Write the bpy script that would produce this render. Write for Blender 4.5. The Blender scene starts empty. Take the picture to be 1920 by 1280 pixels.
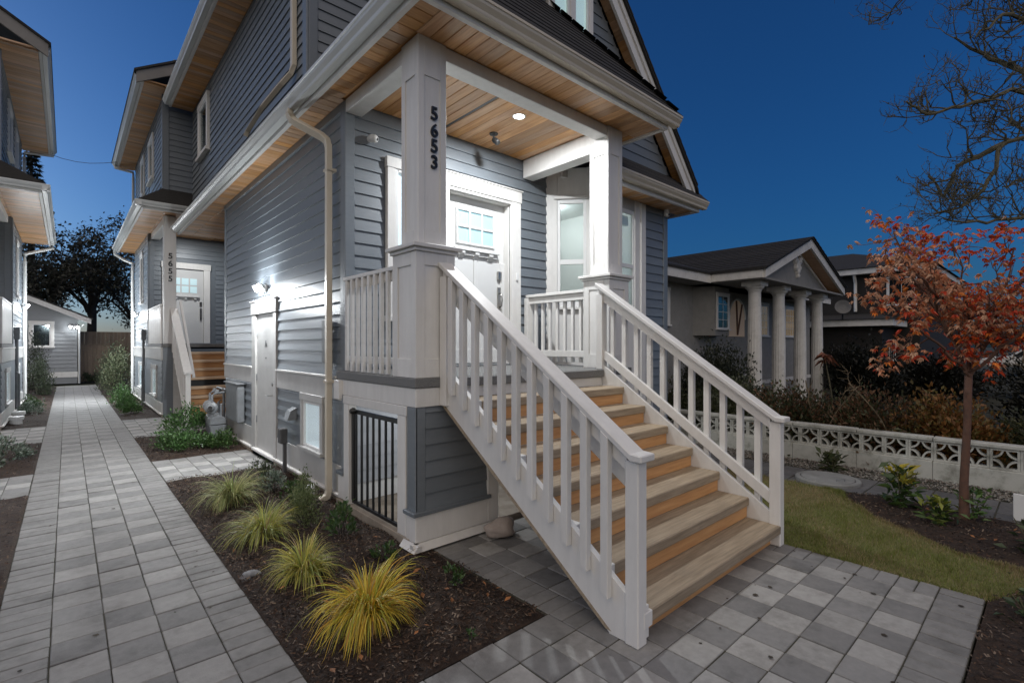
import bpy, bmesh, math, random
import numpy as np
from mathutils import Vector, Matrix

random.seed(7)
rng = np.random.default_rng(7)
S = bpy.context.scene
COL = S.collection
R = math.radians

# ------------------------------------------------------------------ camera, sky, light, exposure
cam_d = bpy.data.cameras.new("camera")
cam = bpy.data.objects.new("camera", cam_d)
COL.objects.link(cam)
YAW = math.atan(834 / 924.6)                    # the path runs along +Y, 42 degrees left of the view
cam.location = (0, 0, 1.72)
cam.rotation_euler = (R(90), 0, -YAW)
cam_d.sensor_width = 36.0
cam_d.lens = 924.6 / 1920 * 36.0
cam_d.shift_y = 6 / 1920
cam_d.clip_start = 0.05
cam_d.clip_end = 2000
S.camera = cam

SUN_AZ, SUN_EL = R(226), R(48)                  # broad neutral light from the street side; compass angle from +Y towards +X
world = bpy.data.worlds.new("World")
S.world = world
world.use_nodes = True
wn, wl = world.node_tree.nodes, world.node_tree.links
wn.clear()
sky = wn.new("ShaderNodeTexSky")
sky.sky_type = 'NISHITA'
sky.sun_disc = False
sky.sun_elevation = R(8)                        # afterglow low beyond the end of the path
sky.sun_rotation = R(332)
sky.air_density = 1.0
sky.dust_density = 1.8
sky.ozone_density = 7.8
bg = wn.new("ShaderNodeBackground")
bg.inputs[1].default_value = 0.114
wo = wn.new("ShaderNodeOutputWorld")
wl.new(sky.outputs[0], bg.inputs[0])
wl.new(bg.outputs[0], wo.inputs[0])

sun_d = bpy.data.lights.new("sun", 'SUN')
sun_d.energy = 1.75
sun_d.angle = R(100)
sun_d.color = (1.0, 0.86, 0.67)
sun = bpy.data.objects.new("sun", sun_d)
COL.objects.link(sun)
sd = Vector((math.sin(SUN_AZ) * math.cos(SUN_EL), math.cos(SUN_AZ) * math.cos(SUN_EL), math.sin(SUN_EL)))
sun.rotation_euler = (-sd).to_track_quat('-Z', 'Y').to_euler()
sun.location = sd * 50

vs = S.view_settings
vs.view_transform = 'Standard'
vs.look = 'None'
vs.exposure = 0.0
vs.gamma = 1.0
S.cycles.use_denoising = True
S.cycles.max_bounces = 8
S.cycles.transparent_max_bounces = 12
S.cycles.sample_clamp_indirect = 4.0

# ------------------------------------------------------------------ materials
MATS = {}
def new_mat(name):
    m = bpy.data.materials.new(name)
    m.use_nodes = True
    nt = m.node_tree
    b = nt.nodes["Principled BSDF"]
    MATS[name] = m
    return m, nt, b

def pmat(name, c1, c2=None, scale=3.0, rough=0.6, ov=0.0, bump=0.0, bscale=60.0, stretch=(1, 1, 1), metallic=0.0,
         detail=5.0, spec=0.5, hv=0.0, dirt=None, dirt_amt=0.0, dirt_scale=1.2, rvar=0.0):
    m, nt, b = new_mat(name)
    N, L = nt.nodes, nt.links
    c2 = c2 or tuple(x * 0.85 for x in c1)
    geo = N.new("ShaderNodeNewGeometry")
    oi = N.new("ShaderNodeObjectInfo")
    mp = N.new("ShaderNodeMapping")
    mp.inputs['Scale'].default_value = stretch
    off = N.new("ShaderNodeVectorMath"); off.operation = 'MULTIPLY_ADD'
    comb = N.new("ShaderNodeCombineXYZ")
    for i in range(3):
        L.new(oi.outputs['Random'], comb.inputs[i])
    off.inputs[1].default_value = (37.0, 53.0, 71.0)
    L.new(comb.outputs[0], off.inputs[0])
    L.new(geo.outputs['Position'], off.inputs[2])
    if ov or hv:
        L.new(off.outputs[0], mp.inputs['Vector'])
    else:
        L.new(geo.outputs['Position'], mp.inputs['Vector'])
    nz = N.new("ShaderNodeTexNoise")
    nz.inputs['Scale'].default_value = scale
    nz.inputs['Detail'].default_value = detail
    nz.inputs['Roughness'].default_value = 0.6
    L.new(mp.outputs[0], nz.inputs['Vector'])
    rp = N.new("ShaderNodeMapRange")
    rp.inputs['From Min'].default_value = 0.32
    rp.inputs['From Max'].default_value = 0.68
    L.new(nz.outputs['Fac'], rp.inputs['Value'])
    mx = N.new("ShaderNodeMix"); mx.data_type = 'RGBA'
    mx.inputs['A'].default_value = (*c1, 1)
    mx.inputs['B'].default_value = (*c2, 1)
    L.new(rp.outputs[0], mx.inputs['Factor'])
    out = mx.outputs['Result']
    if dirt:
        dz = N.new("ShaderNodeTexNoise")
        dz.inputs['Scale'].default_value = dirt_scale
        dz.inputs['Detail'].default_value = 8
        dz.inputs['Roughness'].default_value = 0.7
        L.new(geo.outputs['Position'], dz.inputs['Vector'])
        dr = N.new("ShaderNodeMapRange")
        dr.inputs['From Min'].default_value = 0.5
        dr.inputs['From Max'].default_value = 0.75
        dr.inputs['To Max'].default_value = dirt_amt
        L.new(dz.outputs['Fac'], dr.inputs['Value'])
        dm = N.new("ShaderNodeMix"); dm.data_type = 'RGBA'
        dm.inputs['B'].default_value = (*dirt, 1)
        L.new(dr.outputs[0], dm.inputs['Factor'])
        L.new(out, dm.inputs['A'])
        out = dm.outputs['Result']
    if ov or hv:
        hs = N.new("ShaderNodeHueSaturation")
        v = N.new("ShaderNodeMapRange")
        v.inputs['To Min'].default_value = 1 - ov
        v.inputs['To Max'].default_value = 1 + ov
        L.new(oi.outputs['Random'], v.inputs['Value'])
        L.new(v.outputs[0], hs.inputs['Value'])
        if hv:
            w = N.new("ShaderNodeTexWhiteNoise"); w.noise_dimensions = '1D'
            L.new(oi.outputs['Random'], w.inputs['W'])
            h = N.new("ShaderNodeMapRange")
            h.inputs['To Min'].default_value = 1 - hv
            h.inputs['To Max'].default_value = 1 + hv
            L.new(w.outputs['Value'], h.inputs['Value'])
            L.new(h.outputs[0], hs.inputs['Saturation'])
        L.new(out, hs.inputs['Color'])
        out = hs.outputs[0]
    L.new(out, b.inputs['Base Color'])
    b.inputs['Roughness'].default_value = rough
    if rvar:
        rr = N.new("ShaderNodeMapRange")
        rr.inputs['To Min'].default_value = rough - rvar
        rr.inputs['To Max'].default_value = rough + rvar
        L.new(nz.outputs['Fac'], rr.inputs['Value'])
        L.new(rr.outputs[0], b.inputs['Roughness'])
    b.inputs['Metallic'].default_value = metallic
    b.inputs['Specular IOR Level'].default_value = spec
    if bump:
        bz = N.new("ShaderNodeTexNoise")
        bz.inputs['Scale'].default_value = bscale
        bz.inputs['Detail'].default_value = 6
        L.new(mp.outputs[0], bz.inputs['Vector'])
        bp = N.new("ShaderNodeBump")
        bp.inputs['Strength'].default_value = bump
        bp.inputs['Distance'].default_value = 0.01
        L.new(bz.outputs['Fac'], bp.inputs['Height'])
        L.new(bp.outputs[0], b.inputs['Normal'])
    return m

def emit(name, c, strength):
    m, nt, b = new_mat(name)
    b.inputs['Base Color'].default_value = (*c, 1)
    b.inputs['Emission Color'].default_value = (*c, 1)
    b.inputs['Emission Strength'].default_value = strength
    return m

def glass(name, tint=(0.9, 0.95, 0.96)):
    m, nt, b = new_mat(name)
    N, L = nt.nodes, nt.links
    N.remove(b)
    t = N.new("ShaderNodeBsdfTransparent"); t.inputs[0].default_value = (*tint, 1)
    g = N.new("ShaderNodeBsdfGlossy"); g.inputs['Roughness'].default_value = 0.02
    lw = N.new("ShaderNodeLayerWeight"); lw.inputs[0].default_value = 0.5
    pw = N.new("ShaderNodeMath"); pw.operation = 'POWER'; pw.inputs[1].default_value = 4.0
    L.new(lw.outputs['Facing'], pw.inputs[0])
    f = N.new("ShaderNodeMath"); f.operation = 'MULTIPLY_ADD'; f.inputs[1].default_value = 0.55; f.inputs[2].default_value = 0.03
    L.new(pw.outputs[0], f.inputs[0])
    x = N.new("ShaderNodeMixShader")
    L.new(f.outputs[0], x.inputs[0]); L.new(t.outputs[0], x.inputs[1]); L.new(g.outputs[0], x.inputs[2])
    L.new(x.outputs[0], N["Material Output"].inputs[0])
    return m

def leafmat(name, rough=0.5, trans=0.3):
    m, nt, b = new_mat(name)
    N, L = nt.nodes, nt.links
    a = N.new("ShaderNodeVertexColor"); a.layer_name = "Col"
    L.new(a.outputs[0], b.inputs['Base Color'])
    b.inputs['Roughness'].default_value = rough
    tr = N.new("ShaderNodeBsdfTranslucent")
    L.new(a.outputs[0], tr.inputs[0])
    x = N.new("ShaderNodeMixShader"); x.inputs[0].default_value = trans
    L.new(b.outputs[0], x.inputs[1]); L.new(tr.outputs[0], x.inputs[2])
    L.new(x.outputs[0], N["Material Output"].inputs[0])
    return m

siding_m = pmat("siding_paint", (0.150, 0.170, 0.190), (0.170, 0.190, 0.210), 6, 0.42, ov=0.07, bump=0.12, bscale=30, stretch=(1, 1, 7), rvar=0.1,
                dirt=(0.2, 0.21, 0.21), dirt_amt=0.12)
siding_l = pmat("siding_paint_pale", (0.22, 0.23, 0.24), (0.25, 0.26, 0.27), 6, 0.5, ov=0.06, bump=0.1, bscale=30, stretch=(1, 1, 7))
trim_m = pmat("white_trim_paint", (0.66, 0.645, 0.62), (0.72, 0.705, 0.68), 4, 0.5, ov=0.05, bump=0.16, bscale=22, stretch=(4, 4, 0.6),
              dirt=(0.40, 0.37, 0.33), dirt_amt=0.2, dirt_scale=2.3)
band_m = pmat("grey_trim_paint", (0.42, 0.415, 0.405), (0.48, 0.475, 0.46), 4, 0.5, ov=0.03, bump=0.05, dirt=(0.25, 0.23, 0.2), dirt_amt=0.3)
cedar_x = pmat("cedar_boards_x", (0.62, 0.36, 0.17), (0.42, 0.21, 0.09), 2.2, 0.42, ov=0.24, hv=0.16, bump=0.05, bscale=20, stretch=(1.1, 16, 16), rvar=0.08, detail=7)
cedar_y = pmat("cedar_boards_y", (0.62, 0.36, 0.17), (0.42, 0.21, 0.09), 2.2, 0.42, ov=0.24, hv=0.16, bump=0.05, bscale=20, stretch=(16, 1.1, 16), rvar=0.08, detail=7)
tread_m = pmat("weathered_tread_wood", (0.39, 0.31, 0.22), (0.235, 0.18, 0.12), 2.4, 0.65, ov=0.14, bump=0.15, bscale=14, stretch=(1.2, 18, 18), detail=7,
               dirt=(0.2, 0.17, 0.13), dirt_amt=0.5, dirt_scale=3)
tread_c = pmat("pale_cedar_tread", (0.62, 0.46, 0.31), (0.50, 0.34, 0.21), 2.2, 0.55, ov=0.12, stretch=(1.1, 16, 16))
riser_m = pmat("orange_cedar_riser", (0.60, 0.33, 0.14), (0.45, 0.22, 0.085), 2.0, 0.5, ov=0.12, bump=0.06, bscale=14, stretch=(1.2, 16, 16), detail=6)
deck_m = pmat("grey_speckled_deck", (0.21, 0.21, 0.205), (0.10, 0.10, 0.10), 160, 0.7, bump=0.25, bscale=200, detail=2)
gutter_m = pmat("beige_gutter_metal", (0.58, 0.515, 0.41), (0.62, 0.555, 0.45), 2, 0.38, dirt=(0.4, 0.36, 0.29), dirt_amt=0.2)
gutter_w = pmat("white_gutter_metal", (0.58, 0.59, 0.58), (0.62, 0.63, 0.62), 2, 0.38, dirt=(0.42, 0.41, 0.38), dirt_amt=0.2)
shingle_m = pmat("dark_shingle", (0.015, 0.0145, 0.014), (0.030, 0.027, 0.025), 24, 0.85, ov=0.3, bump=0.6, bscale=90)
taupe_m = pmat("taupe_fascia_paint", (0.17, 0.155, 0.14), (0.20, 0.185, 0.165), 4, 0.5, bump=0.05)
conc_m = pmat("foundation_concrete", (0.38, 0.33, 0.27), (0.25, 0.21, 0.17), 5, 0.85, bump=0.4, bscale=40, dirt=(0.13, 0.1, 0.07), dirt_amt=0.6, dirt_scale=4)
grey_conc = pmat("grey_concrete", (0.27, 0.27, 0.26), (0.2, 0.2, 0.19), 6, 0.85, bump=0.3, bscale=50, dirt=(0.12, 0.12, 0.1), dirt_amt=0.5, dirt_scale=4)
paver_l = pmat("pale_paver", (0.33, 0.322, 0.308), (0.27, 0.263, 0.25), 18, 0.75, ov=0.13, bump=0.3, bscale=160, dirt=(0.10, 0.095, 0.085), dirt_amt=0.7, dirt_scale=3.4)
paver_d = pmat("dark_paver", (0.215, 0.210, 0.204), (0.175, 0.172, 0.168), 18, 0.75, ov=0.15, bump=0.3, bscale=160, dirt=(0.065, 0.063, 0.058), dirt_amt=0.7, dirt_scale=3.4)
paver_b = pmat("border_paver", (0.225, 0.22, 0.212), (0.185, 0.18, 0.174), 18, 0.75, ov=0.12, bump=0.3, bscale=160, dirt=(0.07, 0.068, 0.062), dirt_amt=0.65, dirt_scale=3.4)
paver_p = pmat("path_paver", (0.282, 0.275, 0.264), (0.232, 0.226, 0.217), 18, 0.75, ov=0.12, bump=0.3, bscale=160, dirt=(0.09, 0.086, 0.078), dirt_amt=0.65, dirt_scale=3.4)
paver_w = pmat("damp_dark_paver", (0.125, 0.122, 0.12), (0.095, 0.093, 0.092), 18, 0.7, ov=0.22, bump=0.3, bscale=160)
sand_m = pmat("joint_sand", (0.075, 0.066, 0.05), (0.03, 0.034, 0.02), 9, 0.95, bump=0.5)
mulch_m = pmat("dark_mulch", (0.042, 0.023, 0.013), (0.018, 0.011, 0.008), 22, 0.95, bump=1.0, bscale=70, detail=8)
soil_m = pmat("soil", (0.04, 0.035, 0.025), (0.03, 0.035, 0.018), 3, 0.95, bump=0.5)
lawn_m = pmat("lawn_soil", (0.11, 0.125, 0.035), (0.16, 0.13, 0.055), 3.5, 0.95, bump=0.5)
black_m = pmat("black_metal", (0.012, 0.012, 0.013), (0.018, 0.018, 0.018), 8, 0.4)
dark_plastic = pmat("dark_grey_plastic", (0.07, 0.07, 0.075), (0.09, 0.09, 0.09), 8, 0.5)
grey_metal = pmat("grey_painted_metal", (0.15, 0.16, 0.17), (0.20, 0.21, 0.22), 10, 0.42, dirt=(0.12, 0.11, 0.1), dirt_amt=0.35, dirt_scale=6)
steel_m = pmat("brushed_nickel", (0.42, 0.41, 0.39), (0.36, 0.35, 0.33), 20, 0.3, metallic=1.0)
white_pl = pmat("white_plastic", (0.7, 0.7, 0.69), (0.74, 0.74, 0.73), 6, 0.35)
door_m = pmat("white_door_paint", (0.60, 0.60, 0.59), (0.63, 0.63, 0.62), 3, 0.32)
room_m = pmat("white_room_paint", (0.78, 0.79, 0.78), (0.8, 0.81, 0.8), 2, 0.8)
stucco_m = pmat("grey_stucco", (0.27, 0.262, 0.248), (0.225, 0.22, 0.21), 6, 0.9, bump=0.4, bscale=60)
oldwhite_m = pmat("old_white_paint", (0.50, 0.50, 0.46), (0.42, 0.42, 0.38), 5, 0.75, bump=0.3, bscale=50, dirt=(0.1, 0.1, 0.07), dirt_amt=0.85, dirt_scale=5)
colwhite_m = pmat("column_paint", (0.68, 0.665, 0.635), (0.60, 0.585, 0.56), 5, 0.7, dirt=(0.2, 0.19, 0.16), dirt_amt=0.4, dirt_scale=4)
brown_m = pmat("dark_brown_siding", (0.012, 0.010, 0.009), (0.018, 0.015, 0.013), 5, 0.8)
fence_m = pmat("fence_cedar", (0.23, 0.17, 0.12), (0.16, 0.12, 0.085), 3, 0.8, ov=0.2, bump=0.2, stretch=(12, 12, 1))
bark_m = pmat("red_brown_bark", (0.14, 0.065, 0.04), (0.09, 0.05, 0.035), 20, 0.75, bump=0.4, bscale=60)
greybark_m = pmat("mossy_grey_bark", (0.14, 0.12, 0.075), (0.08, 0.075, 0.045), 8, 0.9, bump=0.5)
darkbark_m = pmat("dark_bark", (0.035, 0.03, 0.025), (0.02, 0.018, 0.016), 8, 0.9)
rock_m = pmat("grey_rock", (0.2, 0.195, 0.2), (0.08, 0.08, 0.085), 14, 0.7, bump=0.6)
stone_bag = pmat("pinkish_boulder", (0.46, 0.40, 0.36), (0.32, 0.265, 0.235), 7, 0.85, bump=0.7, bscale=20)
curtain_m = emit("lit_curtain", (0.95, 0.97, 1.0), 0.36)
pane_m = emit("lit_door_pane", (0.62, 0.82, 0.86), 0.16)
litroom_m = emit("lit_room_blind", (0.85, 1.0, 0.98), 0.30)
warmroom_m = emit("warm_lit_window", (1.0, 0.62, 0.34), 0.075)
darkglass_m = pmat("dark_window_glass", (0.02, 0.022, 0.024), (0.03, 0.03, 0.03), 2, 0.08)
glass_m = glass("clear_glass")
lamp_m = emit("lamp_lens", (1.0, 0.97, 0.92), 40.0)
leaf_m = leafmat("leaf")
gloss_leaf_m = leafmat("glossy_leaf", 0.35, 0.2)
chip_m = leafmat("wood_chip", 0.9, 0.0)
gravel_m = leafmat("gravel_stone", 0.85, 0.0)

# ------------------------------------------------------------------ object helpers
WL = {}
def link(name, data, loc, parent=None):
    o = bpy.data.objects.new(name, data)
    COL.objects.link(o)
    loc = Vector(loc)
    if parent is not None:
        o.parent = parent
        o.location = loc - WL[parent.name]
    else:
        o.location = loc
    WL[o.name] = loc
    return o

def tag(o, label=None, cat=None, group=None, kind=None):
    if label: o["label"] = label
    if cat: o["category"] = cat
    if group: o["group"] = group
    if kind: o["kind"] = kind
    return o

def thing(name, loc, label, cat, group=None):
    o = link(name, None, loc)
    o.empty_display_size = 0.1
    return tag(o, label, cat, group)

class MB:
    def __init__(self):
        self.v, self.f = [], []
    def add(self, vs, fs):
        n = len(self.v)
        self.v += [tuple(p) for p in vs]
        self.f += [tuple(i + n for i in f) for f in fs]
        return self
    def box(self, x0, x1, y0, y1, z0, z1):
        return self.add([(x0, y0, z0), (x1, y0, z0), (x1, y1, z0), (x0, y1, z0), (x0, y0, z1), (x1, y0, z1), (x1, y1, z1), (x0, y1, z1)],
                        [(0, 3, 2, 1), (4, 5, 6, 7), (0, 1, 5, 4), (1, 2, 6, 5), (2, 3, 7, 6), (3, 0, 4, 7)])
    def prism(self, poly, axis, a0, a1):
        # poly: points in the plane normal to axis; x: (y,z)  y: (x,z)  z: (x,y)
        def P(p, a):
            return {'x': (a, p[0], p[1]), 'y': (p[0], a, p[1]), 'z': (p[0], p[1], a)}[axis]
        n = len(poly)
        vs = [P(p, a0) for p in poly] + [P(p, a1) for p in poly]
        fs = [tuple(range(n)), tuple(range(2 * n - 1, n - 1, -1))] + [(i, (i + 1) % n, n + (i + 1) % n, n + i) for i in range(n)]
        return self.add(vs, fs)
    def tube(self, pts, rad, sides=8, cap=True):
        pts = [Vector(p) for p in pts]
        if not hasattr(rad, '__len__'): rad = [rad] * len(pts)
        rings = []
        up = Vector((0, 0, 1))
        for i, p in enumerate(pts):
            d = (pts[min(i + 1, len(pts) - 1)] - pts[max(i - 1, 0)]).normalized()
            ref = up if abs(d.z) < 0.9 else Vector((1, 0, 0))
            a = d.cross(ref).normalized(); b = a.cross(d)
            rings.append([p + (a * math.cos(t) + b * math.sin(t)) * rad[i] for t in [2 * math.pi * k / sides for k in range(sides)]])
        vs = [q for r in rings for q in r]
        fs = []
        for i in range(len(pts) - 1):
            for k in range(sides):
                k2 = (k + 1) % sides
                fs.append((i * sides + k, i * sides + k2, (i + 1) * sides + k2, (i + 1) * sides + k))
        if cap:
            fs.append(tuple(range(sides - 1, -1, -1)))
            fs.append(tuple((len(pts) - 1) * sides + k for k in range(sides)))
        return self.add(vs, fs)
    def rect_sweep(self, pts, w, h):
        # rectangle section along a polyline, w across (horizontal), h the other way
        pts = [Vector(p) for p in pts]
        rings = []
        prev = None
        for i, p in enumerate(pts):
            d = (pts[min(i + 1, len(pts) - 1)] - pts[max(i - 1, 0)]).normalized()
            a = Vector((0, 1, 0)) if prev is None else prev
            a = (a - d * a.dot(d)).normalized()
            b = d.cross(a)
            prev = a
            rings.append([p + a * w / 2 * s + b * h / 2 * t for s, t in ((-1, -1), (1, -1), (1, 1), (-1, 1))])
        vs = [q for r in rings for q in r]
        fs = [(0, 1, 2, 3), tuple(4 * (len(pts) - 1) + k for k in (3, 2, 1, 0))]
        for i in range(len(pts) - 1):
            for k in range(4):
                fs.append((4 * i + k, 4 * i + (k + 1) % 4, 4 * i + 4 + (k + 1) % 4, 4 * i + 4 + k))
        return self.add(vs, fs)
    def lathe(self, prof, c, axis=(0, 0, 1), sides=16, ring=False):
        ax = Vector(axis).normalized()
        ref = Vector((0, 0, 1)) if abs(ax.z) < 0.9 else Vector((1, 0, 0))
        a = ax.cross(ref).normalized(); b = ax.cross(a)
        c = Vector(c)
        vs, fs = [], []
        for r, h in prof:
            for k in range(sides):
                t = 2 * math.pi * k / sides
                vs.append(c + ax * h + (a * math.cos(t) + b * math.sin(t)) * r)
        for i in range(len(prof) - 1):
            for k in range(sides):
                k2 = (k + 1) % sides
                fs.append((i * sides + k, i * sides + k2, (i + 1) * sides + k2, (i + 1) * sides + k))
        if ring:
            n = (len(prof) - 1) * sides
            fs += [(n + k, n + (k + 1) % sides, (k + 1) % sides, k) for k in range(sides)]
        else:
            fs.append(tuple(range(sides))); fs.append(tuple((len(prof) - 1) * sides + k for k in range(sides)))
        return self.add(vs, fs)
    def build(self, name, mat, parent=None, smooth=False, bevel=0.0, origin=None):
        bm = bmesh.new()
        vv = [bm.verts.new(p) for p in self.v]
        for f in self.f:
            try: bm.faces.new([vv[i] for i in f])
            except ValueError: pass
        bmesh.ops.recalc_face_normals(bm, faces=bm.faces)
        if bevel:
            ee = [e for e in bm.edges if len(e.link_faces) == 2 and e.calc_face_angle(0) > 0.6]
            bmesh.ops.bevel(bm, geom=ee, offset=bevel, segments=1, affect='EDGES', clamp_overlap=True)
        me = bpy.data.meshes.new(name)
        if origin is None:
            a = np.array(self.v)
            origin = Vector(((a.min(0) + a.max(0)) / 2).tolist())
        for v in bm.verts: v.co -= Vector(origin)
        bm.to_mesh(me); bm.free()
        me.materials.append(mat)
        if smooth:
            me.polygons.foreach_set("use_smooth", [True] * len(me.polygons))
        return link(name, me, origin, parent)

BOXES = {}
def box_mesh(dx, dy, dz, mat, b):
    key = (round(dx, 4), round(dy, 4), round(dz, 4), mat.name, b)
    if key in BOXES: return BOXES[key]
    h = (dx / 2, dy / 2, dz / 2)
    b = min(b, 0.45 * min(dx, dy, dz))
    vs, idx = [], {}
    for sx in (-1, 1):
        for sy in (-1, 1):
            for sz in (-1, 1):
                s = (sx, sy, sz)
                for ax in range(3):
                    p = [s[i] * (h[i] - (0 if i == ax else b)) for i in range(3)]
                    idx[(s, ax)] = len(vs); vs.append(p)
    fs = []
    sg = (-1, 1)
    for ax in range(3):
        o1, o2 = [i for i in range(3) if i != ax]
        for s in sg:
            q = []
            for a, c in ((-1, -1), (1, -1), (1, 1), (-1, 1)):
                k = [0, 0, 0]; k[ax] = s; k[o1] = a; k[o2] = c
                q.append(idx[(tuple(k), ax)])
            fs.append(q)
    for ax in range(3):                       # edges along ax
        o1, o2 = [i for i in range(3) if i != ax]
        for a in sg:
            for c in sg:
                k1 = [0, 0, 0]; k1[o1] = a; k1[o2] = c; k2 = list(k1)
                k1[ax] = -1; k2[ax] = 1
                fs.append([idx[(tuple(k1), o1)], idx[(tuple(k2), o1)], idx[(tuple(k2), o2)], idx[(tuple(k1), o2)]])
    for s in [(x, y, z) for x in sg for y in sg for z in sg]:
        fs.append([idx[(s, 0)], idx[(s, 1)], idx[(s, 2)]])
    A = np.array(vs)
    out = []
    for f in fs:
        n = np.cross(A[f[1]] - A[f[0]], A[f[2]] - A[f[0]])
        out.append(f if n.dot(A[f].mean(0)) > 0 else f[::-1])
    me = bpy.data.meshes.new("piece")
    me.from_pydata(vs, [], out)
    me.materials.append(mat)
    BOXES[key] = me
    return me

def box(name, x0, x1, y0, y1, z0, z1, mat, parent=None, b=0.004):
    me = box_mesh(abs(x1 - x0), abs(y1 - y0), abs(z1 - z0), mat, b)
    return link(name, me, ((x0 + x1) / 2, (y0 + y1) / 2, (z0 + z1) / 2), parent)

BOARDS = {}
def siding(parent, plane, c, out, a0, a1, z0, z1, openings=(), e=0.1365, mat=None, t=0.022):
    """lap boards on a wall; plane 'x' = wall at x=c running in y, 'y' = wall at y=c running in x; out = facing sign"""
    mat = mat or siding_m
    z = z0
    while z < z1 - 0.02:
        h = min(e, z1 - z)
        segs = [(a0, a1)]
        for (b0, b1, y0, y1) in openings:
            if y0 < z + h * 0.6 and y1 > z + h * 0.4:
                ns = []
                for s0, s1 in segs:
                    if b1 <= s0 or b0 >= s1: ns.append((s0, s1)); continue
                    if b0 - s0 > 0.03: ns.append((s0, b0))
                    if s1 - b1 > 0.03: ns.append((b1, s1))
                segs = ns
        for s0, s1 in segs:
            # long runs are made of two boards butted somewhere along
            parts = [(s0, s1)]
            if s1 - s0 > 3.2:
                m = s0 + (s1 - s0) * random.uniform(0.3, 0.7)
                parts = [(s0, m - 0.001), (m + 0.001, s1)]
            for p0, p1 in parts:
                ln = p1 - p0
                key = (plane, out, round(ln, 3), round(h, 3), mat.name)
                if key not in BOARDS:
                    hh = h + 0.008
                    prof = [(0.0, 0), (t * out, 0), (0.004 * out, hh), (0, hh)]
                    mb = MB().prism(prof, 'y' if plane == 'x' else 'x', -ln / 2, ln / 2)
                    o = mb.build("siding_board", mat, None, origin=(0, 0, 0))
                    BOARDS[key] = o.data
                    WL.pop(o.name); bpy.data.objects.remove(o)
                pos = (c, (p0 + p1) / 2, z) if plane == 'x' else ((p0 + p1) / 2, c, z)
                link("siding_board", BOARDS[key], pos, parent)
        z += e

GUT = [(0.002, 0.0), (0.075, 0.0), (0.080, 0.010), (0.084, 0.03), (0.112, 0.066), (0.117, 0.088), (0.127, 0.091), (0.127, 0.116), (0.112, 0.116), (0.112, 0.10), (0.002, 0.10)]
def gutter(parent, axis, c, out, a0, a1, z, mat):
    prof = [(c + o * out, z + h) for o, h in GUT]
    return MB().prism(prof, axis, a0, a1).build("gutter", mat, parent)

def planks(parent, name, run, x0, x1, y0, y1, z, mat, w=0.125, th=0.018):
    """tongue and groove boards lying in a horizontal sheet; run = direction of the grain"""
    if run == 'x':
        n = max(1, round((y1 - y0) / w)); w = (y1 - y0) / n
        for i in range(n):
            box(name, x0, x1, y0 + i * w + 0.0012, y0 + (i + 1) * w - 0.0012, z, z + th, mat, parent, 0.006)
    else:
        n = max(1, round((x1 - x0) / w)); w = (x1 - x0) / n
        for i in range(n):
            box(name, x0 + i * w + 0.0012, x0 + (i + 1) * w - 0.0012, y0, y1, z, z + th, mat, parent, 0.006)

def text_mesh(name, body, size, loc, rot, mat, parent, extrude=0.006):
    cu = bpy.data.curves.new(name, 'FONT')
    cu.body = body; cu.size = size; cu.extrude = extrude; cu.align_x = 'CENTER'; cu.align_y = 'CENTER'
    cu.offset = size * 0.012
    to = bpy.data.objects.new(name, cu); COL.objects.link(to)
    dg = bpy.context.evaluated_depsgraph_get(); dg.update()
    me = bpy.data.meshes.new_from_object(to.evaluated_get(dg))
    bpy.data.objects.remove(to); bpy.data.curves.remove(cu)
    me.materials.clear(); me.materials.append(mat)
    me.transform(Matrix.Rotation(rot[2], 4, 'Z') @ Matrix.Rotation(rot[0], 4, 'X'))
    return link(name, me, loc, parent)

def window(parent, plane, c, out, a0, a1, z0, z1, back, trim=0.09, mats=None, mullions=(1, 1), trim_mat=None, sill=True, depth=0.03, name="window", glassmat=None):
    """trim boards, sash frame, glass and what is seen behind it; returns the window part"""
    tm = trim_mat or trim_m
    def bx(nm, p0, p1, q0, q1, o0, o1, m, par):
        lo, hi = sorted((c + o0 * out, c + o1 * out))
        if plane == 'x': return box(nm, lo, hi, p0, p1, q0, q1, m, par)
        return box(nm, p0, p1, lo, hi, q0, q1, m, par)
    w = bx(name, a0, a1, z0, z1, -0.012, 0.004, back, parent)
    bx("window_trim", a0 - trim, a0, z0, z1, -0.01, depth, tm, w)
    bx("window_trim", a1, a1 + trim, z0, z1, -0.01, depth, tm, w)
    bx("window_trim", a0 - trim - 0.01, a1 + trim + 0.01, z1, z1 + trim * 1.15, -0.01, depth + 0.006, tm, w)
    bx("window_sill", a0 - trim - 0.02, a1 + trim + 0.02, z0 - trim * 0.6, z0, -0.01, depth + 0.035, tm, w)
    f = 0.035
    bx("sash", a0, a0 + f, z0, z1, 0.006, depth - 0.008, white_pl, w)
    bx("sash", a1 - f, a1, z0, z1, 0.006, depth - 0.008, white_pl, w)
    bx("sash", a0 + f, a1 - f, z1 - f, z1, 0.006, depth - 0.008, white_pl, w)
    bx("sash", a0 + f, a1 - f, z0, z0 + f, 0.006, depth - 0.008, white_pl, w)
    nx, nz = mullions
    for i in range(1, nx):
        p = a0 + f + (a1 - a0 - 2 * f) * i / nx
        bx("glazing_bar", p - 0.008, p + 0.008, z0 + f, z1 - f, 0.013, depth - 0.011, white_pl, w)
    for i in range(1, nz):
        q = z0 + f + (z1 - z0 - 2 * f) * i / nz
        bx("glazing_bar", a0 + f, a1 - f, q - 0.008, q + 0.008, 0.0135, depth - 0.0105, white_pl, w)
    bx("pane", a0 + f, a1 - f, z0 + f, z1 - f, 0.008, 0.012, glassmat or glass_m, w)
    return w

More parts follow.
